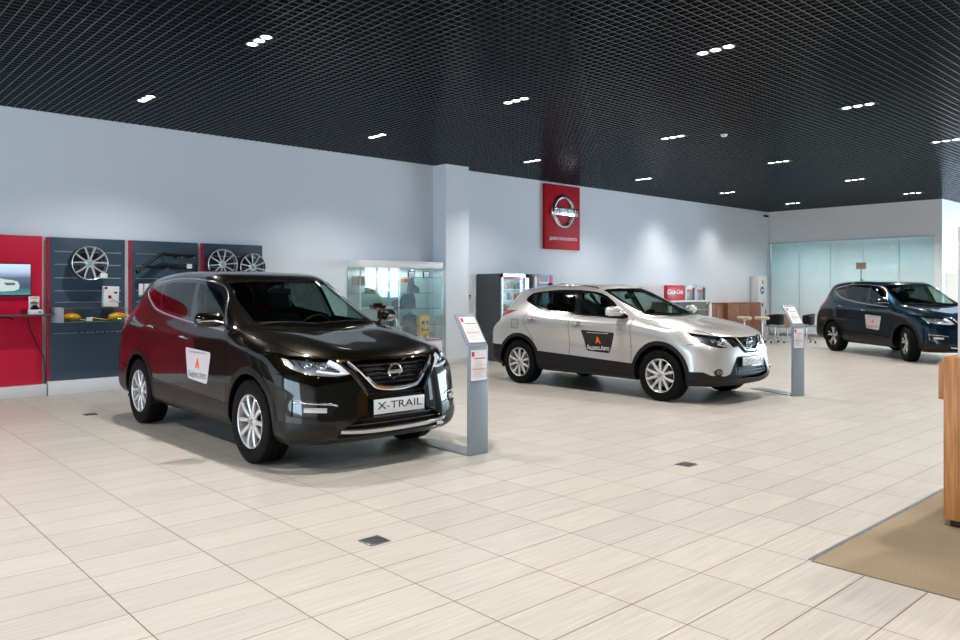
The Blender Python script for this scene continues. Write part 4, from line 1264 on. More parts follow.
# ---------------------------------------------------------------- light
def area(name, loc, rot, sx, sy, power, col, shape='RECTANGLE', spread=PI):
    l = bpy.data.lights.new(name, 'AREA'); l.shape = shape; l.size = sx; l.size_y = sy; l.energy = power; l.color = col; l.spread = spread
    o = bpy.data.objects.new(name, l); C.objects.link(o); o.location = loc; o.rotation_euler = rot
    return o
area('daylight_fill', (22.9, YB + .06, 1.85), (PI / 2, 0, 0), 2.2, 1.55, 55, (.70, .85, 1.0))
for i in range(2):
    area('daylight_fill', (XR + 7.95, -5.0 + i * 7.3, 1.9), (PI / 2, 0, PI / 2), 7.0, 3.3, 950, (.60, .80, 1.0))
area('daylight_fill', (XL + .06, 6.6, 1.95), (PI / 2, 0, -PI / 2), 8.2, 3.2, 480, (.60, .80, 1.0))  # added cool fill at an invented left window, brightens the long wall
LG = mat('lamp_glow', (.9, .9, .85), .5, emit=(1, .98, .93), es=8)
lampx = [3.59 + 3.66 * i for i in range(-3, 7)]
lampy = [10.42, 7.22, 4.28, 1.2, -1.9, -5.0]
first = None
def make_lamp(full):
    t = thing('ceiling_light', 'x', 'ceiling light')
    fm = MB()
    for a, b in (((-.085, -.245, -.004), (.085, -.222, .03)), ((-.085, .222, -.004), (.085, .245, .03)), ((-.085, -.245, -.004), (-.068, .245, .03)), ((.068, -.245, -.004), (.085, .245, .03))): fm.box(a, b)
    fm.build('frame', DARK, t)
    for y in (-.15, 0, .15):
        s = MB(); s.lathe([(.066, .002), (.068, -.003), (.056, -.003), (.050, .03)], 24, Matrix.Translation((0, y, 0))); r = s.build('lamp_ring', ALU, t)
        s = MB(); s.lathe([(.001, -.006), (.040, -.005), (.049, -.001)], 24, Matrix.Translation((0, y, 0))); s.build('lamp_lens', LG, r)
    b = MB(); b.box((-.066, -.221, .012), (.066, .221, .06)); b.build('housing', DARK, t)
    return t
def dup(root, loc, rz=None, label=None):
    r = root.copy(); C.objects.link(r); r.location = loc
    if rz is not None: r.rotation_euler = (0, 0, rz)
    if label: r['label'] = label
    def rec(a, b):
        for ch in list(a.children):
            c = ch.copy(); C.objects.link(c); c.parent = b; rec(ch, c)
    rec(root, r)
    return r
VIS = {(0, 10.42): 'square black three-spot ceiling light nearest the top left corner, above the navy wall panels',
 (0, 7.22): 'black three-spot ceiling light in front of the one above the navy panels',
 (1, 10.42): 'three-spot ceiling light just left of the top of the white pillar',
 (1, 7.22): 'three-spot ceiling light above the space between the two nearer cars',
 (1, 4.28): 'three-spot ceiling light, the largest and nearest one on the right half',
 (2, 10.42): 'three-spot ceiling light directly left of the red hanging banner',
 (2, 7.22): 'three-spot ceiling light above the silver crossover',
 (2, 4.28): 'three-spot ceiling light behind the largest one, towards the right edge',
 (3, 10.42): 'three-spot ceiling light right of the red hanging banner, near the long wall',
 (3, 7.22): 'three-spot ceiling light in the middle of the right half, second behind the silver crossover',
 (3, 4.28): 'three-spot ceiling light cut by the right edge of the picture',
 (4, 10.42): 'small far three-spot ceiling light along the long wall, second from the far corner',
 (4, 7.22): 'small three-spot ceiling light in front of the glazed office, third row from the wall end',
 (5, 10.42): 'tiny three-spot ceiling light beside the far room corner with the camera',
 (5, 7.22): 'tiny three-spot ceiling light above the header of the glazed office'}
proto = make_lamp(True)
n0 = 0
for i, x in enumerate(lampx):
    for y in lampy:
        if x > XR - .8 and y > GL - 1: continue
        lo = bpy.data.lights.new('spot', 'SPOT'); lo.energy = 330 if y < 9 else 200; lo.spot_size = math.radians(126); lo.spot_blend = .95; lo.color = (1, .955, .90); lo.shadow_soft_size = .07
        lob = bpy.data.objects.new('spot', lo); C.objects.link(lob); lob.location = (x, y, H - .03)
        key = (i - 3, y)
        if key in VIS or (y > 3 and i >= 3):
            o = proto if n0 == 0 else dup(proto, (x, y, H)); n0 += 1
            o.location = (x, y, H); o['group'] = 'three-spot ceiling lights'
            o['label'] = VIS.get(key, 'small three-spot ceiling light out at the edge of the grid')
# lamps inside the office and above the bar
area('office_light', (XR + 2.6, 9.6, 3.05), (0, 0, 0), 3.5, 3, 210, (.86, 1.0, 1.0))
for x in (17.55, 20.35):
    lo = bpy.data.lights.new('wall_washer', 'SPOT'); lo.energy = 80; lo.spot_size = math.radians(80); lo.spot_blend = 1; lo.color = (1, .95, .87); lo.shadow_soft_size = .25
    o = bpy.data.objects.new('wall_washer', lo); C.objects.link(o); o.location = (x, 11.1, 3.95); o.rotation_euler = (math.radians(24), 0, 0)

# ---------------------------------------------------------------- small things on ceiling and floor
def floor_box(loc, label, gr='floor socket boxes'):
    t = thing('floor_socket_box', label, 'floor socket', loc, 0, gr)
    m = MB(); m.box((-.072, -.068, 0), (.072, .068, .006), .002); f = m.build('frame', mat('steel_trim', (.25, .26, .27), .35, .8), t)
    m = MB(); m.box((-.060, -.056, .005), (.060, .056, .010), .002); m.build('lid', mat('dark_lid', (.05, .052, .055), .3), t)
floor_box((2.628, 3.805, 0), 'dark square floor socket box in the foreground tiles, nearest to the viewer')
floor_box((5.735, 3.66, 0), 'dark square floor socket box between the black suv and the carpet')
floor_box((2.77, 9.93, 0), 'dark square floor socket box left of the black suv near the wall')
m = MB(); m.cyl((0, 0, 0), (0, 0, -.035), .055, .04, 20)
o = m.build('smoke_detector', WPLAS); o.location = (11.32, 6.53, H); tag(o, 'white round smoke detector on the black grid ceiling above the silver crossover', 'smoke detector')
t = thing('security_camera', 'small dark security camera in the far room corner under the ceiling', 'camera', (23.5, 12.1, 3.86))
m = MB(); m.box((-.03, .02, -.03), (.03, .1, .03), .005); m.build('bracket', WPLAS, t)
m = MB(); m.cyl((0, .03, 0), (-.04, -.12, -.03), .035, n=16); m.build('camera_body', DARK, t)
# carpet
cp = tag(box('carpet', (4.206, -7.0, 0), (13.0, 1.893, .006), carpet_material()), 'brown ribbed floor carpet starting at the lower right corner', 'carpet')
st = MB(); st.box((4.2, 1.893, 0), (13.0, 1.918, .008)); st.build('edge_strip', ALU, cp)

# ---------------------------------------------------------------- wall displays on the left
PW = YW - .06
def plank(name, a, b, m, parent=None, bev=.003): return box(name, a, b, m, parent, bev)
wp = thing('wall_panel', 'glossy red display wall panel at the left edge', 'wall panel', (2.25, PW, 0))
plank('board', (-1.15, -.02, .17), (.51, .055, 2.24), RED, wp)
sh = thing('wall_shelf', 'thin dark shelf running across the red wall panel', 'shelf', (2.25, PW, 1.14))
plank('board', (-1.1, -.26, -.012), (.60, -.02, .012), mat('dark_shelf', (.09, .10, .12), .3), sh)
m = MB(); m.tube([(-.10, -.2, -.02), (.05, -.2, -.02), (.12, -.2, -.05)], .01, 6); m.build('bracket', DARK, sh)
cbl = MB(); cbl.tube([(2.56, PW - .12, 1.12), (2.60, PW - .05, .95), (2.68, PW - .04, .75), (2.77, PW - .04, .55), (2.80, PW - .02, .3), (2.80, PW + .0, .17)], .006, 6)
tag(cbl.build('cable', DARK), 'thin dark cable hanging from the shelf down the red panel', 'cable')
# television with a car picture
tv = thing('television', 'flat television with a white car on screen on the red panel', 'television', (2.25, PW - .025, 1.63))
plank('case', (-.42, -.045, -.222), (.362, 0, .222), DARK, tv)
def scr(name, pts, col, es, y): 
    bm = MB(); vs = [bm.bm.verts.new((x, y, z)) for x, z in pts]; bm.bm.faces.new(vs)
    mm = mat(name + '_glow', col, .3, emit=col, es=es * .8); bm.build(name, mm, tvs, smooth=False)
mm = mat('screen_picture', (.1, .12, .14), .15, emit=(.2, .3, .3), es=.5); nt = mm.node_tree
tc = nt.nodes.new('ShaderNodeTexCoord'); sp = nt.nodes.new('ShaderNodeSeparateXYZ'); nt.links.new(tc.outputs['Object'], sp.inputs[0])
cr = nt.nodes.new('ShaderNodeValToRGB'); e = cr.color_ramp.elements
e[0].position = .0; e[0].color = (.01, .20, .19, 1); e[1].position = 1; e[1].color = (.48, .62, .75, 1)
q = e.new(.25); q.color = (.005, .02, .04, 1); q = e.new(.55); q.color = (.05, .08, .14, 1); q = e.new(.75); q.color = (.35, .45, .6, 1)
mr = nt.nodes.new('ShaderNodeMapRange'); mr.inputs[1].default_value = -.21; mr.inputs[2].default_value = .21
nt.links.new(sp.outputs[2], mr.inputs[0]); nt.links.new(mr.outputs[0], cr.inputs[0]); nt.links.new(cr.outputs[0], nt.nodes['Principled BSDF'].inputs['Emission Color'])
nt.nodes['Principled BSDF'].inputs['Emission Strength'].default_value = .9
bm = MB(); bm.box((-.41, -.048, -.21), (.352, -.044, .21)); tvs = bm.build('screen', mm, tv, smooth=False)
car_o = [(-.41, -.13), (-.41, .085), (-.30, .09), (-.22, .085), (-.12, .06), (-.03, .02), (.06, .0), (.14, -.01), (.20, -.03), (.22, -.08), (.21, -.13), (.16, -.155), (.02, -.165), (-.06, -.16), (-.12, -.14)]
scr('picture_car', car_o, (.62, .70, .70), .32, -.0492)
scr('picture_window', [(-.40, .03), (-.40, .07), (-.26, .07), (-.17, .045), (-.12, .02), (-.25, .012)], (.10, .2, .22), .5, -.0496)
scr('picture_grille', [(.03, -.045), (.16, -.045), (.17, -.075), (.06, -.08)], (.06, .12, .13), .5, -.0496)
for cx_ in (-.16, -.37): scr('picture_wheel', circle((cx_, -.11), .045, 20), (.10, .14, .17), .5, -.0499); scr('picture_hub', circle((cx_, -.11), .028, 16), (.45, .5, .55), .7, -.0502)
# little product box on the shelf
t = thing('product_display', 'small white display box with a yellow and black toy car on the wall shelf', 'display box', (2.63, PW - .18, 1.152))
plank('back_card', (-.065, .03, 0), (.065, .05, .245), WPLAS, t); plank('base', (-.075, -.06, 0), (.085, .05, .065), WPLAS, t)
m = MB(); m.box((-.05, -.035, .066), (.05, .02, .10), .01); m.box((-.03, -.03, .10), (.03, .015, .125), .01); m.build('toy_car', DARK, t)
plank('yellow_panel', (-.02, -.0, .165), (.02, .028, .185), YELLOW, t); plank('red_strip', (-.045, .025, .22), (.045, .029, .228), LAMPR, t); plank('black_band', (-.05, .0, .150), (.05, .028, .165), DARK, t)
m = MB(); m.cyl((.05, -.061, .03), (.05, -.064, .03), .012); m.build('knob', DARK, t)

for k in range(3):
    t = thing('wall_panel', 'dark grey wall panel beyond the left edge of the picture', 'wall panel', (-3.3 + k * 1.5, PW, 0), 0, 'dark wall panels out of view')
    plank('board', (0, -.02, .17), (1.4, .055, 2.24), mat('dark_panel', (.02, .022, .026), .4), t)
SLAT = mat('slat_rail', (.42, .50, .58), .3, .7)
panels = [(2.855, 3.865, 'navy slatwall panel with the single hanging rim and a tray, nearest the red panel'),
          (3.965, 4.975, 'navy slatwall panel holding black roof bars, middle of three'),
          (5.075, 6.085, 'navy slatwall panel with two rims, farthest right of three')]
for x0, x1, lb in panels:
    t = thing('slatwall_panel', lb, 'display panel', (x0, PW, 0), 0, 'navy slatwall panels')
    w_ = x1 - x0
    plank('board', (0.0, -.02, .20), (w_, .055, 2.235), NAVY, t)
    plank('red_edge', (-.030, -.02, .20), (-.001, .055, 2.235), mat('red_edge', (.45, .02, .05), .3), t)
    for z in (2.035, 1.85, 1.66, 1.475, 1.31):
        plank('slat_rail', (.06, -.026, z - .008), (w_ - .06, -.018, z + .008), SLAT, t, .001)
plank('plinth', (0, 0, 0), (3.3, .10, .195), WTRIM, tag(thing('panel_plinth', 'low white plinth under the navy and red wall panels', 'plinth', (2.82, YW - .14, 0))))
plank('plinth', (0, 0, 0), (1.75, .10, .165), WTRIM, tag(thing('panel_plinth', 'low white plinth strip under the red wall panel', 'plinth', (1.05, YW - .145, 0))))

def wall_rim(name, label, x, z, R, style, tagp=None, tilt=0):
    t = thing(name, label, 'wheel rim', (x, PW - .03, z), 0, 'alloy rims on the navy panels')
    parts = rim_meshes(style, R, .19)
    M = frame((0, -.21, 0), (1, 0, 0), (0, 0, 1)) @ Matrix.Rotation(tilt, 4, 'Z')
    for (n, mb_) in parts:
        bmesh.ops.transform(mb_.bm, matrix=M, verts=mb_.bm.verts[:])
        mb_.build(n, RIM if n == 'spokes' else RIM, t, ang=40)
    b = MB(); b.lathe([(R * .985, -.02), (R * .95, -.03), (R * .93, -.16), (R * .99, -.19), (R * 1.0, -.185), (R * 1.0, -.03)], 48, M, closed=True); b.build('barrel_wall', RIMD, t)
    b = MB(); b.lathe([(.001, -.006), (.028, -.006), (.03, -.012)], 20, M); b.build('centre_cap', mat('cap_blue', (.15, .45, .5), .2), t)
    b = MB(); b.cyl((0, -.20, 0), (0, .009, 0), .02); b.build('hanger', DARK, t)
    if tagp: plank('price_tag', (tagp[0], -.245, tagp[1]), (tagp[0] + .10, -.24, tagp[1] + .065), PAPER, t, .001)
wall_rim('alloy_rim', 'silver ten-spoke alloy rim hanging alone on the first navy panel', 3.325, 1.87, .242, 'y10', (.12, -.21))
wall_rim('alloy_rim', 'silver alloy rim with blue cap on the third navy panel, left of two', 5.30, 1.895, .245, 'star10')
wall_rim('alloy_rim', 'silver alloy rim on the third navy panel, right of two', 5.82, 1.86, .225, 'star10', None, .3)
# roof bars
t = thing('roof_bar', 'black bent roof bar with a slanting leg on the middle navy panel, upper of two', 'roof bar', (3.95, PW - .16, 0), 0, 'black roof bars')
m = MB(); m.tube([(.05, 0, 1.76), (.20, 0, 1.89), (.36, 0, 2.01), (.42, 0, 2.035), (.60, 0, 2.02), (.92, 0, 2.01)], .032, 8, flat=.8); m.build('bar', DARK, t)
m = MB(); m.box((.60, -.03, 1.97), (.72, .03, 2.03), .012); m.box((.80, -.03, 1.965), (.91, .03, 2.03), .012); m.box((.02, -.02, 1.73), (.09, .02, 1.79), .01); m.build('foot', BLK, t)
m = MB(); m.cyl((.45, 0, 2.02), (.45, .15, 2.02), .01); m.build('hook', ALU, t)
t = thing('roof_bar', 'black straight roof bar on the middle navy panel, lower of two', 'roof bar', (3.95, PW - .16, 0), 0, 'black roof bars')
m = MB(); m.tube([(.18, 0, 1.835), (.5, 0, 1.835), (.88, 0, 1.82)], .028, 8, flat=.8); m.build('bar', DARK, t)
m = MB(); m.box((.40, -.03, 1.79), (.50, .03, 1.85), .012); m.build('foot', BLK, t)
m = MB(); m.cyl((.30, 0, 1.84), (.30, .15, 1.84), .01); m.build('hook', ALU, t)
plank('price_tag', (.78, -.04, 1.82), (.86, -.035, 1.89), PAPER, t, .001)
t = thing('leaflet_holder', 'pale leaflet holder low on the middle navy panel behind the black suv', 'leaflet holder', (4.03, PW - .0405, 1.38))
plank('tray', (0, -.06, 0), (.34, .02, .03), ALU, t)
for k in range(4): plank('leaflet', (.02 + .08 * k, -.03, .03), (.085 + .08 * k, -.02, .20), PAPER, t, .001)
# carton on the first panel
t = thing('product_box', 'upright white and red product carton hanging on the first navy panel', 'box', (3.63, PW - .10, 1.24))
M = Matrix.Rotation(math.radians(2), 4, 'Y')
m = MB(); m.box((-.105, -.05, 0), (.105, .05, .30), .004, M); m.build('carton', WPLAS, t)
m = MB(); m.box((-.10, -.052, .255), (-.06, -.05, .29), 0, M); m.box((-.045, -.052, .12), (.0, -.05, .165), 0, M); m.box((-.03, -.052, .075), (.03, -.05, .082), 0, M); m.build('red_print', LAMPR, t)
m = MB(); m.box((.035, -.052, .195), (.075, -.05, .22), .008, M); m.tube([(-.0 + .0, -.052, .12), (.05, -.052, .09), (.10, -.052, .05)], .003, 5); m.build('black_print', DARK, t)
# glass tray with yellow tow straps
t = thing('glass_tray', 'clear glass wall tray on the first navy panel', 'tray', (2.90, PW - .02, 1.03))
plank('bottom', (-.02, -.34, 0), (.92, 0, .008), mat('tray_edge', (.20, .25, .27), .15), t, .001)
plank('front_pane', (-.02, -.345, .0), (.92, -.34, .20), GLASSC, t, 0)
plank('end_block', (-.03, -.36, .0), (.045, 0, .21), mat('grey_acrylic', (.34, .36, .40), .3), t)
plank('top_edge', (.05, -.347, .195), (.92, -.338, .202), ALU, t, 0)
for k, (xx, sc_, lb) in enumerate(((.185, 1.0, 'yellow rolled tow strap in the glass tray, left of two'), (.80, 1.0, 'yellow rolled tow strap in the glass tray, right of two'))):
    t = thing('tow_strap', lb, 'tow strap', (2.90 + xx, PW - .20, 1.042), 0, 'yellow tow straps')
    m = MB(); m.ball((0, 0, .055), .12, 20, (1.05, .7, .5)); m.build('roll', YELLOW, t)
    d_ = 1 if k == 0 else -1
    m = MB(); m.tube([(d_ * .08, -.02, .03), (d_ * .17, -.04, .012), (d_ * .26, -.03, .03), (d_ * .36, 0, .05)][: (3 if k == 0 else 4)], .016, 8, flat=.5); m.build('strap_end', YELLOW, t)
    m = MB(); m.ball((d_ * .0, -.08, .02), .03, 10, (1.2, .6, .6)); m.build('hook', CHROME, t)
tg = tag(plank('price_tag', (3.24, PW - .36, 1.045), (3.32, PW - .355, 1.10), PAPER, None, .001), 'small white price card between the two yellow tow straps', 'price tag')
tg['category'] = 'price tag'
t = thing('hanging_rail', 'thin steel hook rail below the glass tray on the first navy panel', 'rail', (2.90, PW - .03, .87))
m = MB(); m.cyl((0, 0, 0), (.93, 0, 0), .006, n=8); m.build('rod', ALU, t)
for k in range(9): 
    m = MB(); m.box((.33 + .068 * k, -.012, -.018), (.345 + .068 * k, .004, .012)); m.build('hook', SATIN, t)

# ---------------------------------------------------------------- accessory cabinet
cx0, cx1, cy0, cy1 = 7.80, 9.73, 11.74, 12.18
t = thing('display_cabinet', 'white framed glass display cabinet full of accessories beside the white pillar', 'display cabinet', (0, 0, 0))
plank('base', (cx0, cy0, 0), (cx1, cy1, .52), WPLAS, t); plank('header', (cx0 - .0, cy0 - .01, 1.90), (cx1 + .01, cy1, 2.03), WPLAS, t)
plank('red_trim', (cx0 + .9, cy0 - .012, .50), (cx1, cy0 - .002, .525), LAMPR, t)
plank('back_panel', (cx0, cy1 - .02, .52), (cx1, cy1, 1.90), mat('cabinet_back', (.50, .58, .56), .5), t)
for (a, b) in ((cx0, cy0), (cx1 - .02, cy0), (cx0, cy1 - .03), (8.66, cy0 + .0), (9.20, cy0 + .3)): plank('post', (a, b, .52), (a + .018, b + .018, 1.90), ALU, t)
plank('glass_front', (cx0 + .02, cy0 + .004, .525), (cx1 - .02, cy0 + .010, 1.895), GLASSC, t, 0)
plank('glass_side', (cx0 + .004, cy0 + .02, .525), (cx0 + .010, cy1 - .03, 1.895), GLASSC, t, 0)
shelfm = mat('glass_shelf_edge', (.12, .22, .20), .12)
SHG = glass('shelf_glass', (.72, .86, .82))
for z in (.80, 1.12, 1.42):
    plank('glass_shelf', (cx0 + .02, cy0 + .02, z - .005), (cx1 - .02, cy1 - .03, z + .005), SHG, t, 0)
    plank('shelf_edge', (cx0 + .02, cy0 + .012, z - .006), (cx1 - .02, cy0 + .018, z + .006), shelfm, t, 0)
plank('glass_shelf', (9.0, cy0 + .02, 1.715), (cx1 - .02, cy1 - .03, 1.725), SHG, t, 0); plank('shelf_edge', (9.0, cy0 + .012, 1.714), (cx1 - .02, cy0 + .018, 1.726), shelfm, t, 0)
# contents
def small(kind, label, cat, x, z, parts, group='accessories in the glass cabinet', y=None, rz=0):
    t = thing(kind, label, cat, (x, (cy0 + .16) if y is None else y, z + .006), rz, group)
    for nm, fn, mm_ in parts:
        m = MB(); fn(m); m.build(nm, mm_, t)
    return t
GREYF = mat('grey_fabric', (.09, .095, .11), .9); TEALF = mat('dark_teal', (.02, .07, .08), .6); BLUEP = mat('light_blue', (.10, .45, .6), .4)
KHAKI = mat('khaki_box', (.33, .30, .24), .7); ORF = mat('orange_fabric', (.75, .16, .04), .6); DRED = mat('dark_red', (.25, .02, .04), .6)
area('cabinet_light', (8.75, 11.95, 1.885), (0, 0, 0), 1.7, .2, 5, (.9, .97, 1.0))
small('kids_suitcase', 'orange-yellow upright kids suitcase with two square eyes at the cabinet bottom', 'suitcase', 9.34, .53, [
    ('shell', lambda m: m.box((-.14, -.07, .06), (.14, .07, .46), .06, seg=4), YELLOW),
    ('wheel', lambda m: m.cyl((-.08, -.05, .03), (-.08, .05, .03), .03, n=14), WPLAS), ('wheel', lambda m: m.cyl((.08, -.05, .03), (.08, .05, .03), .03, n=14), WPLAS),
    ('face_patch', lambda m: (m.box((-.085, -.074, .28), (-.02, -.068, .345)), m.box((.02, -.074, .28), (.085, -.068, .345)), m.box((-.085, -.074, .16), (.085, -.068, .18)), m.box((-.085, -.074, .16), (-.065, -.068, .22)), m.box((.065, -.074, .16), (.085, -.068, .22))), DARK)], y=cy0 + .12)
small('backpack', 'dark grey backpack behind the orange-yellow suitcase', 'backpack', 9.16, .53, [
    ('bag', lambda m: m.box((-.16, -.09, 0), (.16, .09, .47), .085, seg=4), GREYF), ('pocket', lambda m: m.box((-.11, -.13, .04), (.11, -.07, .25), .035, seg=3), GREYF),
    ('strap', lambda m: m.tube([(-.05, 0, .46), (0, 0, .51), (.05, 0, .46)], .01), DARK)], y=cy0 + .31)
small('mug', 'orange mug beside the backpack in the glass cabinet', 'mug', 8.93, .53, [
    ('cup', lambda m: m.lathe([(.001, 0), (.05, 0), (.055, .13), (.048, .13), (.044, .01), (.001, .01)], 20), ORF), ('handle', lambda m: m.tube([(.05, 0, .10), (.085, 0, .09), (.085, 0, .04), (.05, 0, .03)], .008), ORF)])
small('canister', 'grey and white canister at the bottom of the cabinet next to the orange mug', 'canister', 8.78, .53, [
    ('can', lambda m: m.lathe([(.001, 0), (.06, 0), (.06, .17), (.03, .20), (.001, .20)], 20), WPLAS), ('lid', lambda m: m.cyl((0, 0, .20), (0, 0, .23), .025), DARK)])
small('shoulder_bag', 'dark green shoulder bag with a red edge on the middle cabinet shelf', 'bag', 8.98, 1.12, [
    ('bag', lambda m: m.prism([(-.14, 0), (.16, 0), (.15, .20), (.10, .30), (-.05, .27), (-.12, .15)], frame((0, .07, 0), (1, 0, 0), (0, 0, 1)), .12), TEALF),
    ('red_edge', lambda m: m.tube([(.155, -.055, .01), (.145, -.055, .19), (.10, -.055, .29)], .010), DRED)])
small('cap', 'grey cap leaning on the middle shelf left of the green bag', 'cap', 8.74, 1.12, [
    ('crown', lambda m: m.ball((0, 0, .07), .11, 20, (1, .9, .95)), GREYF), ('brim', lambda m: m.ball((-.02, -.12, .03), .10, 16, (.9, 1, .14)), GREYF)])
small('sweatshirt', 'folded grey garment hanging on the upper right shelf of the cabinet', 'garment', 9.10, 1.42, [
    ('cloth', lambda m: m.prism([(-.10, 0), (.16, 0), (.15, .10), (.03, .16), (.02, .30), (-.04, .28), (-.08, .12)], frame((0, .05, 0), (1, 0, 0), (0, 0, 1)), .08), mat('blue_grey_cloth', (.13, .15, .19), .9))])
small('toy_block', 'orange toy packet on the upper shelf left of the grey garment', 'packet', 8.93, 1.62, [('packet', lambda m: m.box((-.06, -.05, 0), (.07, .05, .075), .012), ORF)])
for x, lbl in ((9.08, 'small dark framed picture card on the top cabinet shelf, left of two'), (9.45, 'small dark framed picture card on the top cabinet shelf, right of two')):
    small('picture_card', lbl, 'card', x, 1.72, [('card', lambda m: m.box((-.07, -.01, 0), (.07, .01, .11), .003), PAPER), ('frame', lambda m: (m.box((-.08, -.012, 0), (-.065, .012, .12)), m.box((.065, -.012, 0), (.08, .012, .12)), m.box((-.08, -.012, .11), (.08, .012, .125))), DARK)])
for i, (x, mm_, lbl) in enumerate(((8.12, KHAKI, 'khaki carton on the upper left cabinet shelf'), (8.32, WPLAS, 'white carton on the upper cabinet shelf under the bright window reflection'), (8.62, WPLAS, 'white pack below the right end of the bright window reflection'))):  # bright patch above is the front window mirrored in the cabinet glass
    small('carton', lbl, 'box', x, 1.42, [('box', lambda m: m.box((-.08, -.06, 0), (.08, .06, .11), .004), mm_), ('label', lambda m: m.box((-.02, -.062, .03), (.02, -.06, .06)), DARK)])
small('blue_cloth', 'light blue cloth hanging over the edge of the upper cabinet shelf', 'cloth', 8.40, 1.42, [('cloth', lambda m: (m.box((-.10, -.15, .004), (.05, .0, .03), .01), m.box((.0, -.155, -.12), (.05, -.145, .01), .003)), BLUEP)])
small('model_car', 'dark model car on the middle shelf at the left of the cabinet', 'model car', 8.30, 1.12, [
    ('body', lambda m: (m.box((-.16, -.06, .02), (.16, .06, .07), .02), m.box((-.09, -.05, .065), (.08, .05, .11), .025)), DARK), ('wheels', lambda m: [m.cyl((a, -.065, .025), (a, .065, .025), .025, n=14) for a in (-.1, .1)], RUBBER)])
small('sun_visor_box', 'flat grey pack lying right of the model car', 'box', 8.52, 1.12, [('pack', lambda m: m.box((-.08, -.08, 0), (.08, .08, .045), .005), WPLAS)])
small('khaki_crate', 'khaki box behind the left glass side of the cabinet, top row', 'box', 7.95, 1.56, [('box', lambda m: m.box((-.10, -.10, 0), (.10, .10, .17), .005), KHAKI)], y=12.0)
small('white_figure', 'small white round ornament in the top left cabinet corner', 'ornament', 8.02, 1.60, [('body', lambda m: m.ball((0, 0, .07), .06, 16, (1, 1, 1.2)), WPLAS), ('eye', lambda m: m.ball((-.02, -.055, .08), .012, 8), DARK)], y=cy0 + .08)
for k in range(3): small('bottle', 'dark green oil bottle, one of three alike in the lowest cabinet row', 'bottle', 8.33 + .14 * k, .80, [('bottle', lambda m: m.lathe([(.001, 0), (.045, 0), (.045, .15), (.018, .19), (.018, .22), (.001, .22)], 16), TEALF), ('cap', lambda m: m.cyl((0, 0, .22), (0, 0, .245), .02, n=12), DARK)], 'oil bottles in the glass cabinet')
small('glove_pack', 'grey pack on the lowest glass shelf under the green bag', 'pack', 8.93, .80, [('pack', lambda m: m.box((-.10, -.04, 0), (.10, .04, .08), .01), GREYF)])
small('white_tag', 'small white card standing on the lowest glass shelf', 'card', 8.74, .80, [('card', lambda m: m.box((-.03, -.004, 0), (.03, .004, .12), .001), PAPER)])

# wall switch right of the pillar
t = thing('wall_socket', 'small white double wall switch between pillar and vending machine', 'switch', (10.85, YW - .012, 1.33))
plank('plate', (-.035, -.006, -.055), (.035, .006, .055), WPLAS, t); plank('button', (-.02, -.011, .008), (.02, -.006, .045), DARK, t); plank('button', (-.02, -.011, -.04), (.02, -.006, -.008), ALU, t)

# ---------------------------------------------------------------- vending machines
GS = mat('grey_machine_side', (.085, .088, .090), .5)
vy = 11.42
t = thing('vending_machine', 'tall grey snack vending machine with lit glass front, left of two', 'vending machine', (11.05, vy, 0), 0, 'vending machines')
plank('cabinet', (0, .04, 0), (.80, .76, 1.82), GS, t)
box('side_panel', (-.02, .06, .02), (0, .74, 1.80), GS, t)
m = MB(); m.box((0, 0, .10), (.045, .06, 1.82)); m.box((.70, 0, .10), (.80, .06, 1.82)); m.box((0, 0, 1.74), (.80, .06, 1.82)); m.box((0, 0, .10), (.80, .06, .55)); m.build('front_frame', ALU, t, smooth=False)
plank('red_banner', (.06, -.004, 1.70), (.60, .0, 1.755), LAMPR, t, 0)
box('inner_back', (.045, .035, .55), (.70, .042, 1.74), mat('vend_back', (.20, .28, .32), .5, emit=(.35, .5, .55), es=.35), t)
plank('keypad', (.62, -.006, 1.18), (.69, .0, 1.52), WPLAS, t, .002)
m = MB(); m.cyl((.655, -.012, 1.47), (.655, -.006, 1.47), .04); m.cyl((.655, -.012, 1.40), (.655, -.006, 1.40), .04); m.build('yellow_sticker', YELLOW, t)
plank('window_pane', (.045, .002, .56), (.61, .005, 1.69), GLASSC, t, 0)
for z in (1.50, 1.27, 1.04, .82): plank('tray', (.05, .008, z - .012), (.60, .034, z), PAPER, t, 0)
cols = [(.7, .5, .05), (.05, .2, .5), (.6, .05, .05), (.75, .7, .6), (.1, .3, .12), (.02, .02, .03), (.65, .3, .05)]
for r, z in enumerate((1.50, 1.27, 1.04, .82)):
    for k in range(5):
        cc = cols[(r * 3 + k * 2) % 7]
        h = .11 + .04 * ((r + k) % 3) / 2
        b = plank('snack_packet', (11.05 + .07 + .105 * k, vy + .009, z), (11.05 + .15 + .105 * k, vy + .032, z + h), mat('pack_%d' % ((r * 3 + k * 2) % 7), cc, .4), None, .004)
        tag(b, 'small snack packet on a lit tray behind the vending machine window', 'snack packet', 'snack packets in the vending machine')
t = thing('vending_machine', 'grey coffee vending machine with a red strip, right of two', 'vending machine', (12.0, vy, 0), 0, 'vending machines')
plank('cabinet', (0, .04, 0), (.62, .74, 1.82), GS, t)
plank('front_frame', (0, 0, .05), (.62, .045, 1.82), ALU, t)
plank('cup_picture', (.12, -.004, 1.46), (.46, .0, 1.79), mat('grey_picture', (.13, .14, .17), .3), t, 0)
m = MB(); m.cyl((.17, -.008, 1.70), (.17, -.004, 1.70), .06); m.build('beige_disc', mat('coffee_beige', (.55, .33, .18), .5), t)
plank('white_band', (.16, -.006, 1.62), (.46, -.003, 1.655), PAPER, t, 0)
plank('red_strip', (.50, -.005, 1.0), (.60, .0, 1.80), mat('rose_strip', (.50, .04, .16), .4), t, 0)
plank('window_pane', (.04, -.004, .6), (.10, 0, 1.78), mat('pane_lit', (.6, .7, .85), .3), t, 0)
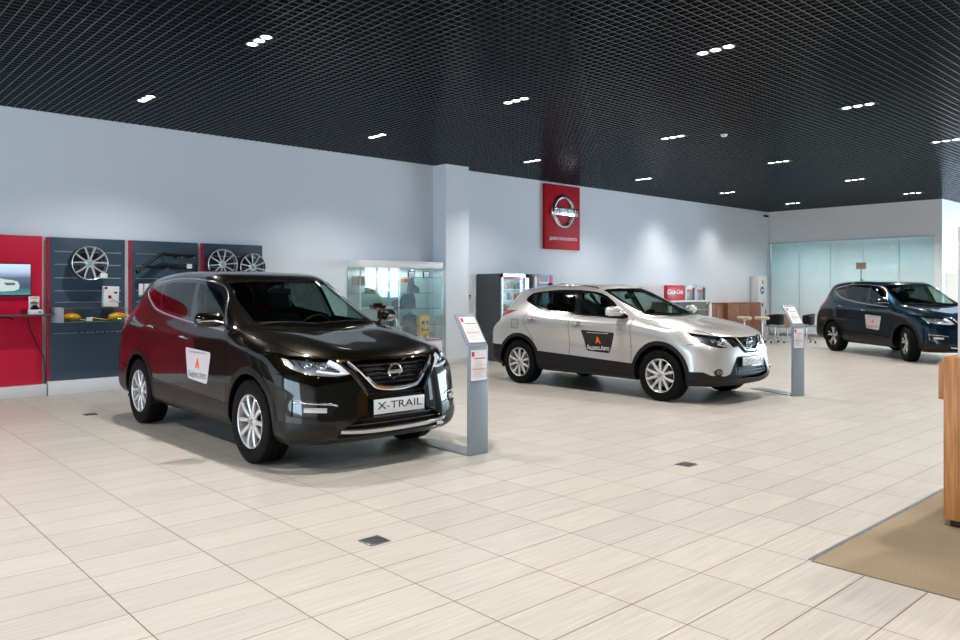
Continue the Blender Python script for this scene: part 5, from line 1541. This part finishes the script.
t = thing('gap_cabinet', 'narrow brown filler panel between the two vending machines', 'filler panel', (11.86, vy + .1, 0)); plank('board', (0, 0, 0), (.13, .62, 1.81), mat('brown_filler', (.07, .055, .045), .5), t)
m = MB(); m.ball((13.6, vy + .3, 1.62), .17, 16, (1, .8, .55)); 
t = thing('coffee_grinder', 'dark rounded lid of a machine just above the silver crossover roof', 'machine', (13.3, vy + .3, 0)); plank('pedestal', (-.2, -.2, 0), (.2, .2, 1.45), GS, t)
m.bm.free() if False else None
bmesh.ops.translate(m.bm, vec=(-13.3 - .3, -vy - .3, -.08), verts=m.bm.verts[:]); m.build('lid', GREYF, t)

# ---------------------------------------------------------------- banner
t = thing('wall_banner', 'red hanging wall banner with a chrome ring emblem and white lettering', 'banner', (13.74, YW - .06, 3.19))
plank('board', (-.62, -.02, -.76), (.62, .055, .76), mat('banner_red', (.52, .002, .012), .5, spec=.2), t, .004)
e_ = emblem(t, frame((0, -.02, .14), (1, 0, 0), (0, 0, 1)), .345, 'ring_emblem', False)
plank('emblem_bar', (-.46, -.10, .035), (.46, -.02, .225), CHROME, e_, .01)
text('emblem_lettering', 'NISSAN', .17, frame((0, -.102, .13), (1, 0, 0), (0, 0, 1)), WPLAS, e_, sx=1.35, bold=.004)
text('banner_lettering', '\u0414\u041e\u0411\u0420\u041e \u041f\u041e\u0416\u0410\u041b\u041e\u0412\u0410\u0422\u042c', .090, frame((.02, -.022, -.51), (1, 0, 0), (0, 0, 1)), PAPER, t, sx=.98, bold=.003, shear=.1)

# ---------------------------------------------------------------- coffee corner
t = thing('drinks_cooler', 'red drinks cooler box with white script behind the silver crossover', 'cooler', (17.28, 11.62, 0))
plank('cabinet', (0, 0, 1.192), (.86, .10, 1.60), mat('cooler_red', (.56, .012, .02), .3), t, .02)
text('cooler_lettering', 'Coca-Cola', .17, frame((.38, -.003, 1.42), (1, 0, 0), (0, 0, 1)), WPLAS, t, shear=.35, bold=.003)
for k, x in enumerate((18.16, 18.68)):
    t = thing('espresso_machine', 'tall grey coffee dispenser with arched top, %s of two' % ('left' if k == 0 else 'right'), 'coffee machine', (x, 11.62, 1.19), 0, 'coffee dispensers')
    arch = [(0, 0), (.50, 0), (.50, .30)] + [(.25 + .25 * math.cos(a), .30 + .11 * math.sin(a)) for a in [PI * i / 12 for i in range(1, 12)]] + [(0, .30)]
    m = MB(); m.prism(arch, frame((0, .40, 0), (1, 0, 0), (0, 0, 1)), .40); m.build('housing', mat('silver_plastic', (.45, .46, .47), .3, .4), t)
    plank('front_panel', (.06, -.006, .0), (.34, .001, .30), mat('panel_grey', (.22, .24, .24), .3), t); plank('red_strip', (.06, -.010, .22), (.34, -.004, .29), mat('soft_red', (.55, .10, .08), .4), t)
    m = MB(); m.prism([(.35, 0), (.44, 0), (.44, .33), (.35, .36)], frame((0, -.001, 0), (1, 0, 0), (0, 0, 1)), .006); m.build('dark_column', BLK, t)
t = thing('bar_counter', 'low white framed bar counter under the coffee dispensers', 'counter', (0, 0, 0))
plank('top', (17.2, 11.46, 1.15), (19.24, 12.1, 1.19), WPLAS, t); plank('leg', (19.14, 11.47, 0), (19.24, 11.53, 1.15), WPLAS, t); plank('leg', (17.2, 11.47, 0), (17.30, 11.53, 1.15), WPLAS, t)
plank('body', (17.3, 11.56, 0), (19.12, 12.1, 1.15), mat('brown_body', (.20, .14, .10), .5), t); plank('glass_front', (18.3, 11.50, .75), (19.12, 11.51, 1.14), GLASSC, t, 0); plank('inner_shelf', (18.3, 11.52, .92), (19.12, 11.56, .94), ALU, t)
for x0, x1, yy, zt, lb in ((19.42, 20.32, 11.70, 1.065, 'reddish walnut low counter unit right of the coffee dispensers'), (20.34, 22.28, 11.60, 1.095, 'wider walnut counter unit below the lit wall, next to the white cabinet')):
    t = thing('walnut_counter', lb, 'counter', (x0, yy, 0), 0, 'walnut counters')
    w_ = x1 - x0
    plank('body', (0, .02, .06), (w_, YW - yy - .025, zt - .02), WOODH, t); plank('top', (0, 0, zt - .02), (w_, YW - yy - .022, zt), WOODH, t); plank('plinth', (.02, .05, 0), (w_ - .02, .45, .06), DARK, t)
    n_ = 2 if w_ < 1 else 3
    for k in range(n_): plank('door', (w_ * k / n_ + .006, 0, .08), (w_ * (k + 1) / n_ - .006, .02, zt - .03), WOODH, t)
t = thing('white_cabinet', 'tall white cabinet with blue and red stickers in the far corner', 'cabinet', (22.69, 11.93, 0))
plank('body', (0, 0, 0), (.60, .24, 1.90), WPLAS, t, .006); plank('door', (-.0, -.02, .05), (.59, 0, 1.86), WPLAS, t)
def disc(name, x, z, r, mm_, par, y=-.024):
    m = MB(); m.cyl((x, y, z), (x, y + .004, z), r, n=20); m.build(name, mm_, par)
# stickers on the left flank and front
disc('blue_sticker', .26, 1.46, .12, mat('sign_blue', (.03, .12, .5), .4), t); plank('white_mark', (.19, -.028, 1.42), (.33, -.023, 1.50), PAPER, t, 0)
plank('red_sticker', (.25, -.025, 1.66), (.32, -.021, 1.77), LAMPR, t, 0); plank('red_sticker', (.22, -.025, .95), (.31, -.021, 1.06), LAMPR, t, 0); plank('handle', (.45, -.035, .72), (.48, -.02, .84), DARK, t)

# ---- round tables and chairs
def bar_stool(x, y, lb):
    t = thing('bar_stool', lb, 'stool', (x, y, 0), 0, 'pale round bar stools')
    m = MB(); m.lathe([(.001, .765), (.17, .765), (.19, .75), (.195, .72), (.185, .69), (.15, .68), (.001, .68)], 32); m.build('seat', mat('beige_seat', (.62, .52, .36), .5), t)
    m = MB(); m.cyl((0, 0, .02), (0, 0, .68), .024); m.build('pole', CHROME, t)
    m = MB(); m.tube([(.14 * math.cos(a), .14 * math.sin(a), .30) for a in [2 * PI * k / 24 for k in range(24)]], .009, 6, closed=True); m.tube([(-.14, 0, .30), (.14, 0, .30)], .008, 6); m.build('foot_ring', CHROME, t)
    m = MB(); m.lathe([(.001, .0), (.19, 0), (.19, .008), (.05, .03), (.001, .03)], 30); m.build('base', CHROME, t)
bar_stool(19.02, 10.38, 'pale round bar stool behind the silver crossover nose, left of two')
bar_stool(19.44, 10.10, 'pale round bar stool behind the silver crossover nose, right of two')
def chair(x, y, rz, lb):
    t = thing('swivel_chair', lb, 'chair', (x, y, 0), rz, 'dark shell chairs'); t.scale = (.86, .86, 1)
    SH = mat('chair_shell', (.09, .06, .045), .45); LT = mat('chair_leather', (.022, .022, .024), .5)
    m = MB(); m.box((-.25, -.24, .45), (.25, .24, .51), .03, seg=3); m.build('seat', mat('seat_grey', (.33, .34, .35), .6), t)
    # curved back shell
    rows = []
    for i in range(7):
        z = .50 + .30 * i / 6; row = []
        for j in range(17):
            a = PI * (.0 + j / 16); rr = .27 + .02 * i / 6
            row.append((rr * math.cos(a), -.02 + rr * .95 * math.sin(a), z + (.0 if i < 6 else .0) - .06 * (1 - math.sin(a)) * (i / 6)))
        rows.append(row)
    m = MB(); m.grid(rows); bmesh.ops.solidify(m.bm, geom=m.bm.faces[:], thickness=.022); m.build('back_shell', LT, t)
    m = MB(); m.tube(rows[-1], .014, 6); m.build('top_rim', SH, t)
    m = MB(); m.cyl((0, 0, .14), (0, 0, .45), .025); m.build('column', CHROME, t)
    for k in range(4):
        a = PI / 4 + k * PI / 2
        m = MB(); m.tube([(.02 * math.cos(a), .02 * math.sin(a), .16), (.16 * math.cos(a), .16 * math.sin(a), .12), (.30 * math.cos(a), .30 * math.sin(a), .06)], .014, 8); l = m.build('leg', ALU, t)
        m = MB(); c_ = (.30 * math.cos(a), .30 * math.sin(a), .028); m.cyl((c_[0] - .01, c_[1] - .012, .028), (c_[0] + .01, c_[1] + .012, .028), .028, n=14); m.build('caster', DARK, l)
chair(20.52, 10.28, math.radians(140), 'dark swivel chair with wood rim left of the far info stand')
chair(21.15, 9.68, math.radians(225), 'dark swivel chair alone right of the far info stand')
t = thing('side_chair', 'tan shell chair between the dark chairs behind the far stand', 'chair', (21.25, 10.55, 0), math.radians(160))
m = MB(); m.box((-.23, -.22, .43), (.23, .22, .47), .02); m.build('seat', mat('tan_shell', (.32, .20, .10), .5), t)
m = MB(); m.box((-.23, .18, .42), (.23, .22, .80), .02, Matrix.Rotation(math.radians(-4), 4, 'X')); m.build('backrest', MATS['tan_shell'], t)
for a, b in ((-.2, -.2), (.2, -.2), (-.2, .2), (.2, .2)):
    m = MB(); m.cyl((a * .8, b * .8, .43), (a, b, 0), .012, n=10); m.build('leg', CHROME, t)

t = thing('pole_sign', 'small tan sign on a thin pole above the roof of the dark blue suv', 'sign', (23.3, 9.05, 0))
m = MB(); m.cyl((0, 0, .02), (0, 0, 2.1), .012); m.build('pole', DARK, t)
m = MB(); m.cyl((0, 0, 0), (0, 0, .02), .16, n=24); m.build('base', DARK, t)
m = MB(); m.box((-.012, -.14, 2.08), (.012, .14, 2.27), .004); m.build('sign_board', mat('tan_board', (.33, .24, .18), .6), t)
# ---------------------------------------------------------------- info stands
def stand(loc, rz, lb, W=.235, side=1):
    t = thing('info_stand', lb, 'info stand', loc, rz, 'grey info stands')
    th = .022; zk = .985; up = .285; back = .195
    m = MB(); m.box((0, 0, .0), (W, th, zk), .004); m.build('post', GREYP, t)
    M = Matrix.Translation((0, 0, zk)) @ Matrix.Rotation(-math.atan2(back, up), 4, 'X')
    L = math.hypot(up, back)
    m = MB(); m.box((0, 0, -.004), (W, th, L), .004, M); m.build('tilted_panel', GREYP, t)
    m = MB(); m.box((.004, .0, 0), (W - .004, .86, .012), .003); m.build('base_plate', mat('steel_plate', (.36, .38, .40), .3, .8), t)
    # ribbed plexi holders with a sheet each
    def sheet(M, z0, h):
        p = MB(); p.box((.014, -.006, z0 - .008), (W - .014, 0, z0 + h + .008), .002, M); f = p.build('sheet_holder', mat('holder_frame', (.30, .33, .37), .25), t)
        p = MB(); p.box((.024, -.008, z0), (W - .024, -.006, z0 + h), 0, M); s = p.build('sheet', PAPER, f)
        p = MB(); p.box((.032, -.0095, z0 + h - .055), (.062, -.008, z0 + h - .012), 0, M); p.box((.060, -.0095, z0 + h - .078), (W - .040, -.008, z0 + h - .070), 0, M); p.build('red_mark', INKR, s)
        p = MB(); r = random.Random(5)
        zz = z0 + h - .10
        while zz > z0 + .02:
            x1 = W - .04 - r.random() * .06
            p.box((.036 + r.random() * .03, -.0090, zz), (x1, -.008, zz + .0022), 0, M); zz -= .011
        p.build('print_lines', INKG, s)
        p = MB(); 
        p.box((.036, -.0092, z0 + h * .36), (W - .036, -.008, z0 + h * .36 + .012), 0, M); p.build('pink_band', mat('pink_ink', (.75, .35, .42), .5), s)
    sheet(Matrix.Identity(4), .675, .272)
    sheet(M, .035, .272)
stand((4.575, 5.155, 0), math.radians(-1), 'grey metal info stand with two printed sheets at the nose of the black suv')
stand((10.47, 4.99, 0), math.radians(-22), 'grey metal info stand with two printed sheets at the nose of the silver crossover', .215)

# ---------------------------------------------------------------- oak counter at the right edge
t = thing('reception_counter', 'oak veneered reception counter cut by the right edge', 'counter', (5.43, 1.61, .002))
box('body', (0, -2.6, .05), (1.0, 0, 1.07), WOODC, t, .002); box('plinth', (.03, -2.57, .006), (.97, -.03, .05), BLK, t)
box('side_ledge', (.02, .001, .80), (.30, .035, 1.035), WOODC, t, .002)
t = thing('white_partition', 'tall pale grey upright board standing on the oak counter at the right edge', 'board', (5.43, 1.44, 1.07))
box('board', (.01, -.42, 0), (.04, .093, .82), mat('pale_grey_board', (.52, .53, .55), .5), t, .003); box('foot', (.0, -.35, 0), (.16, -.30, .012), ALU, t)
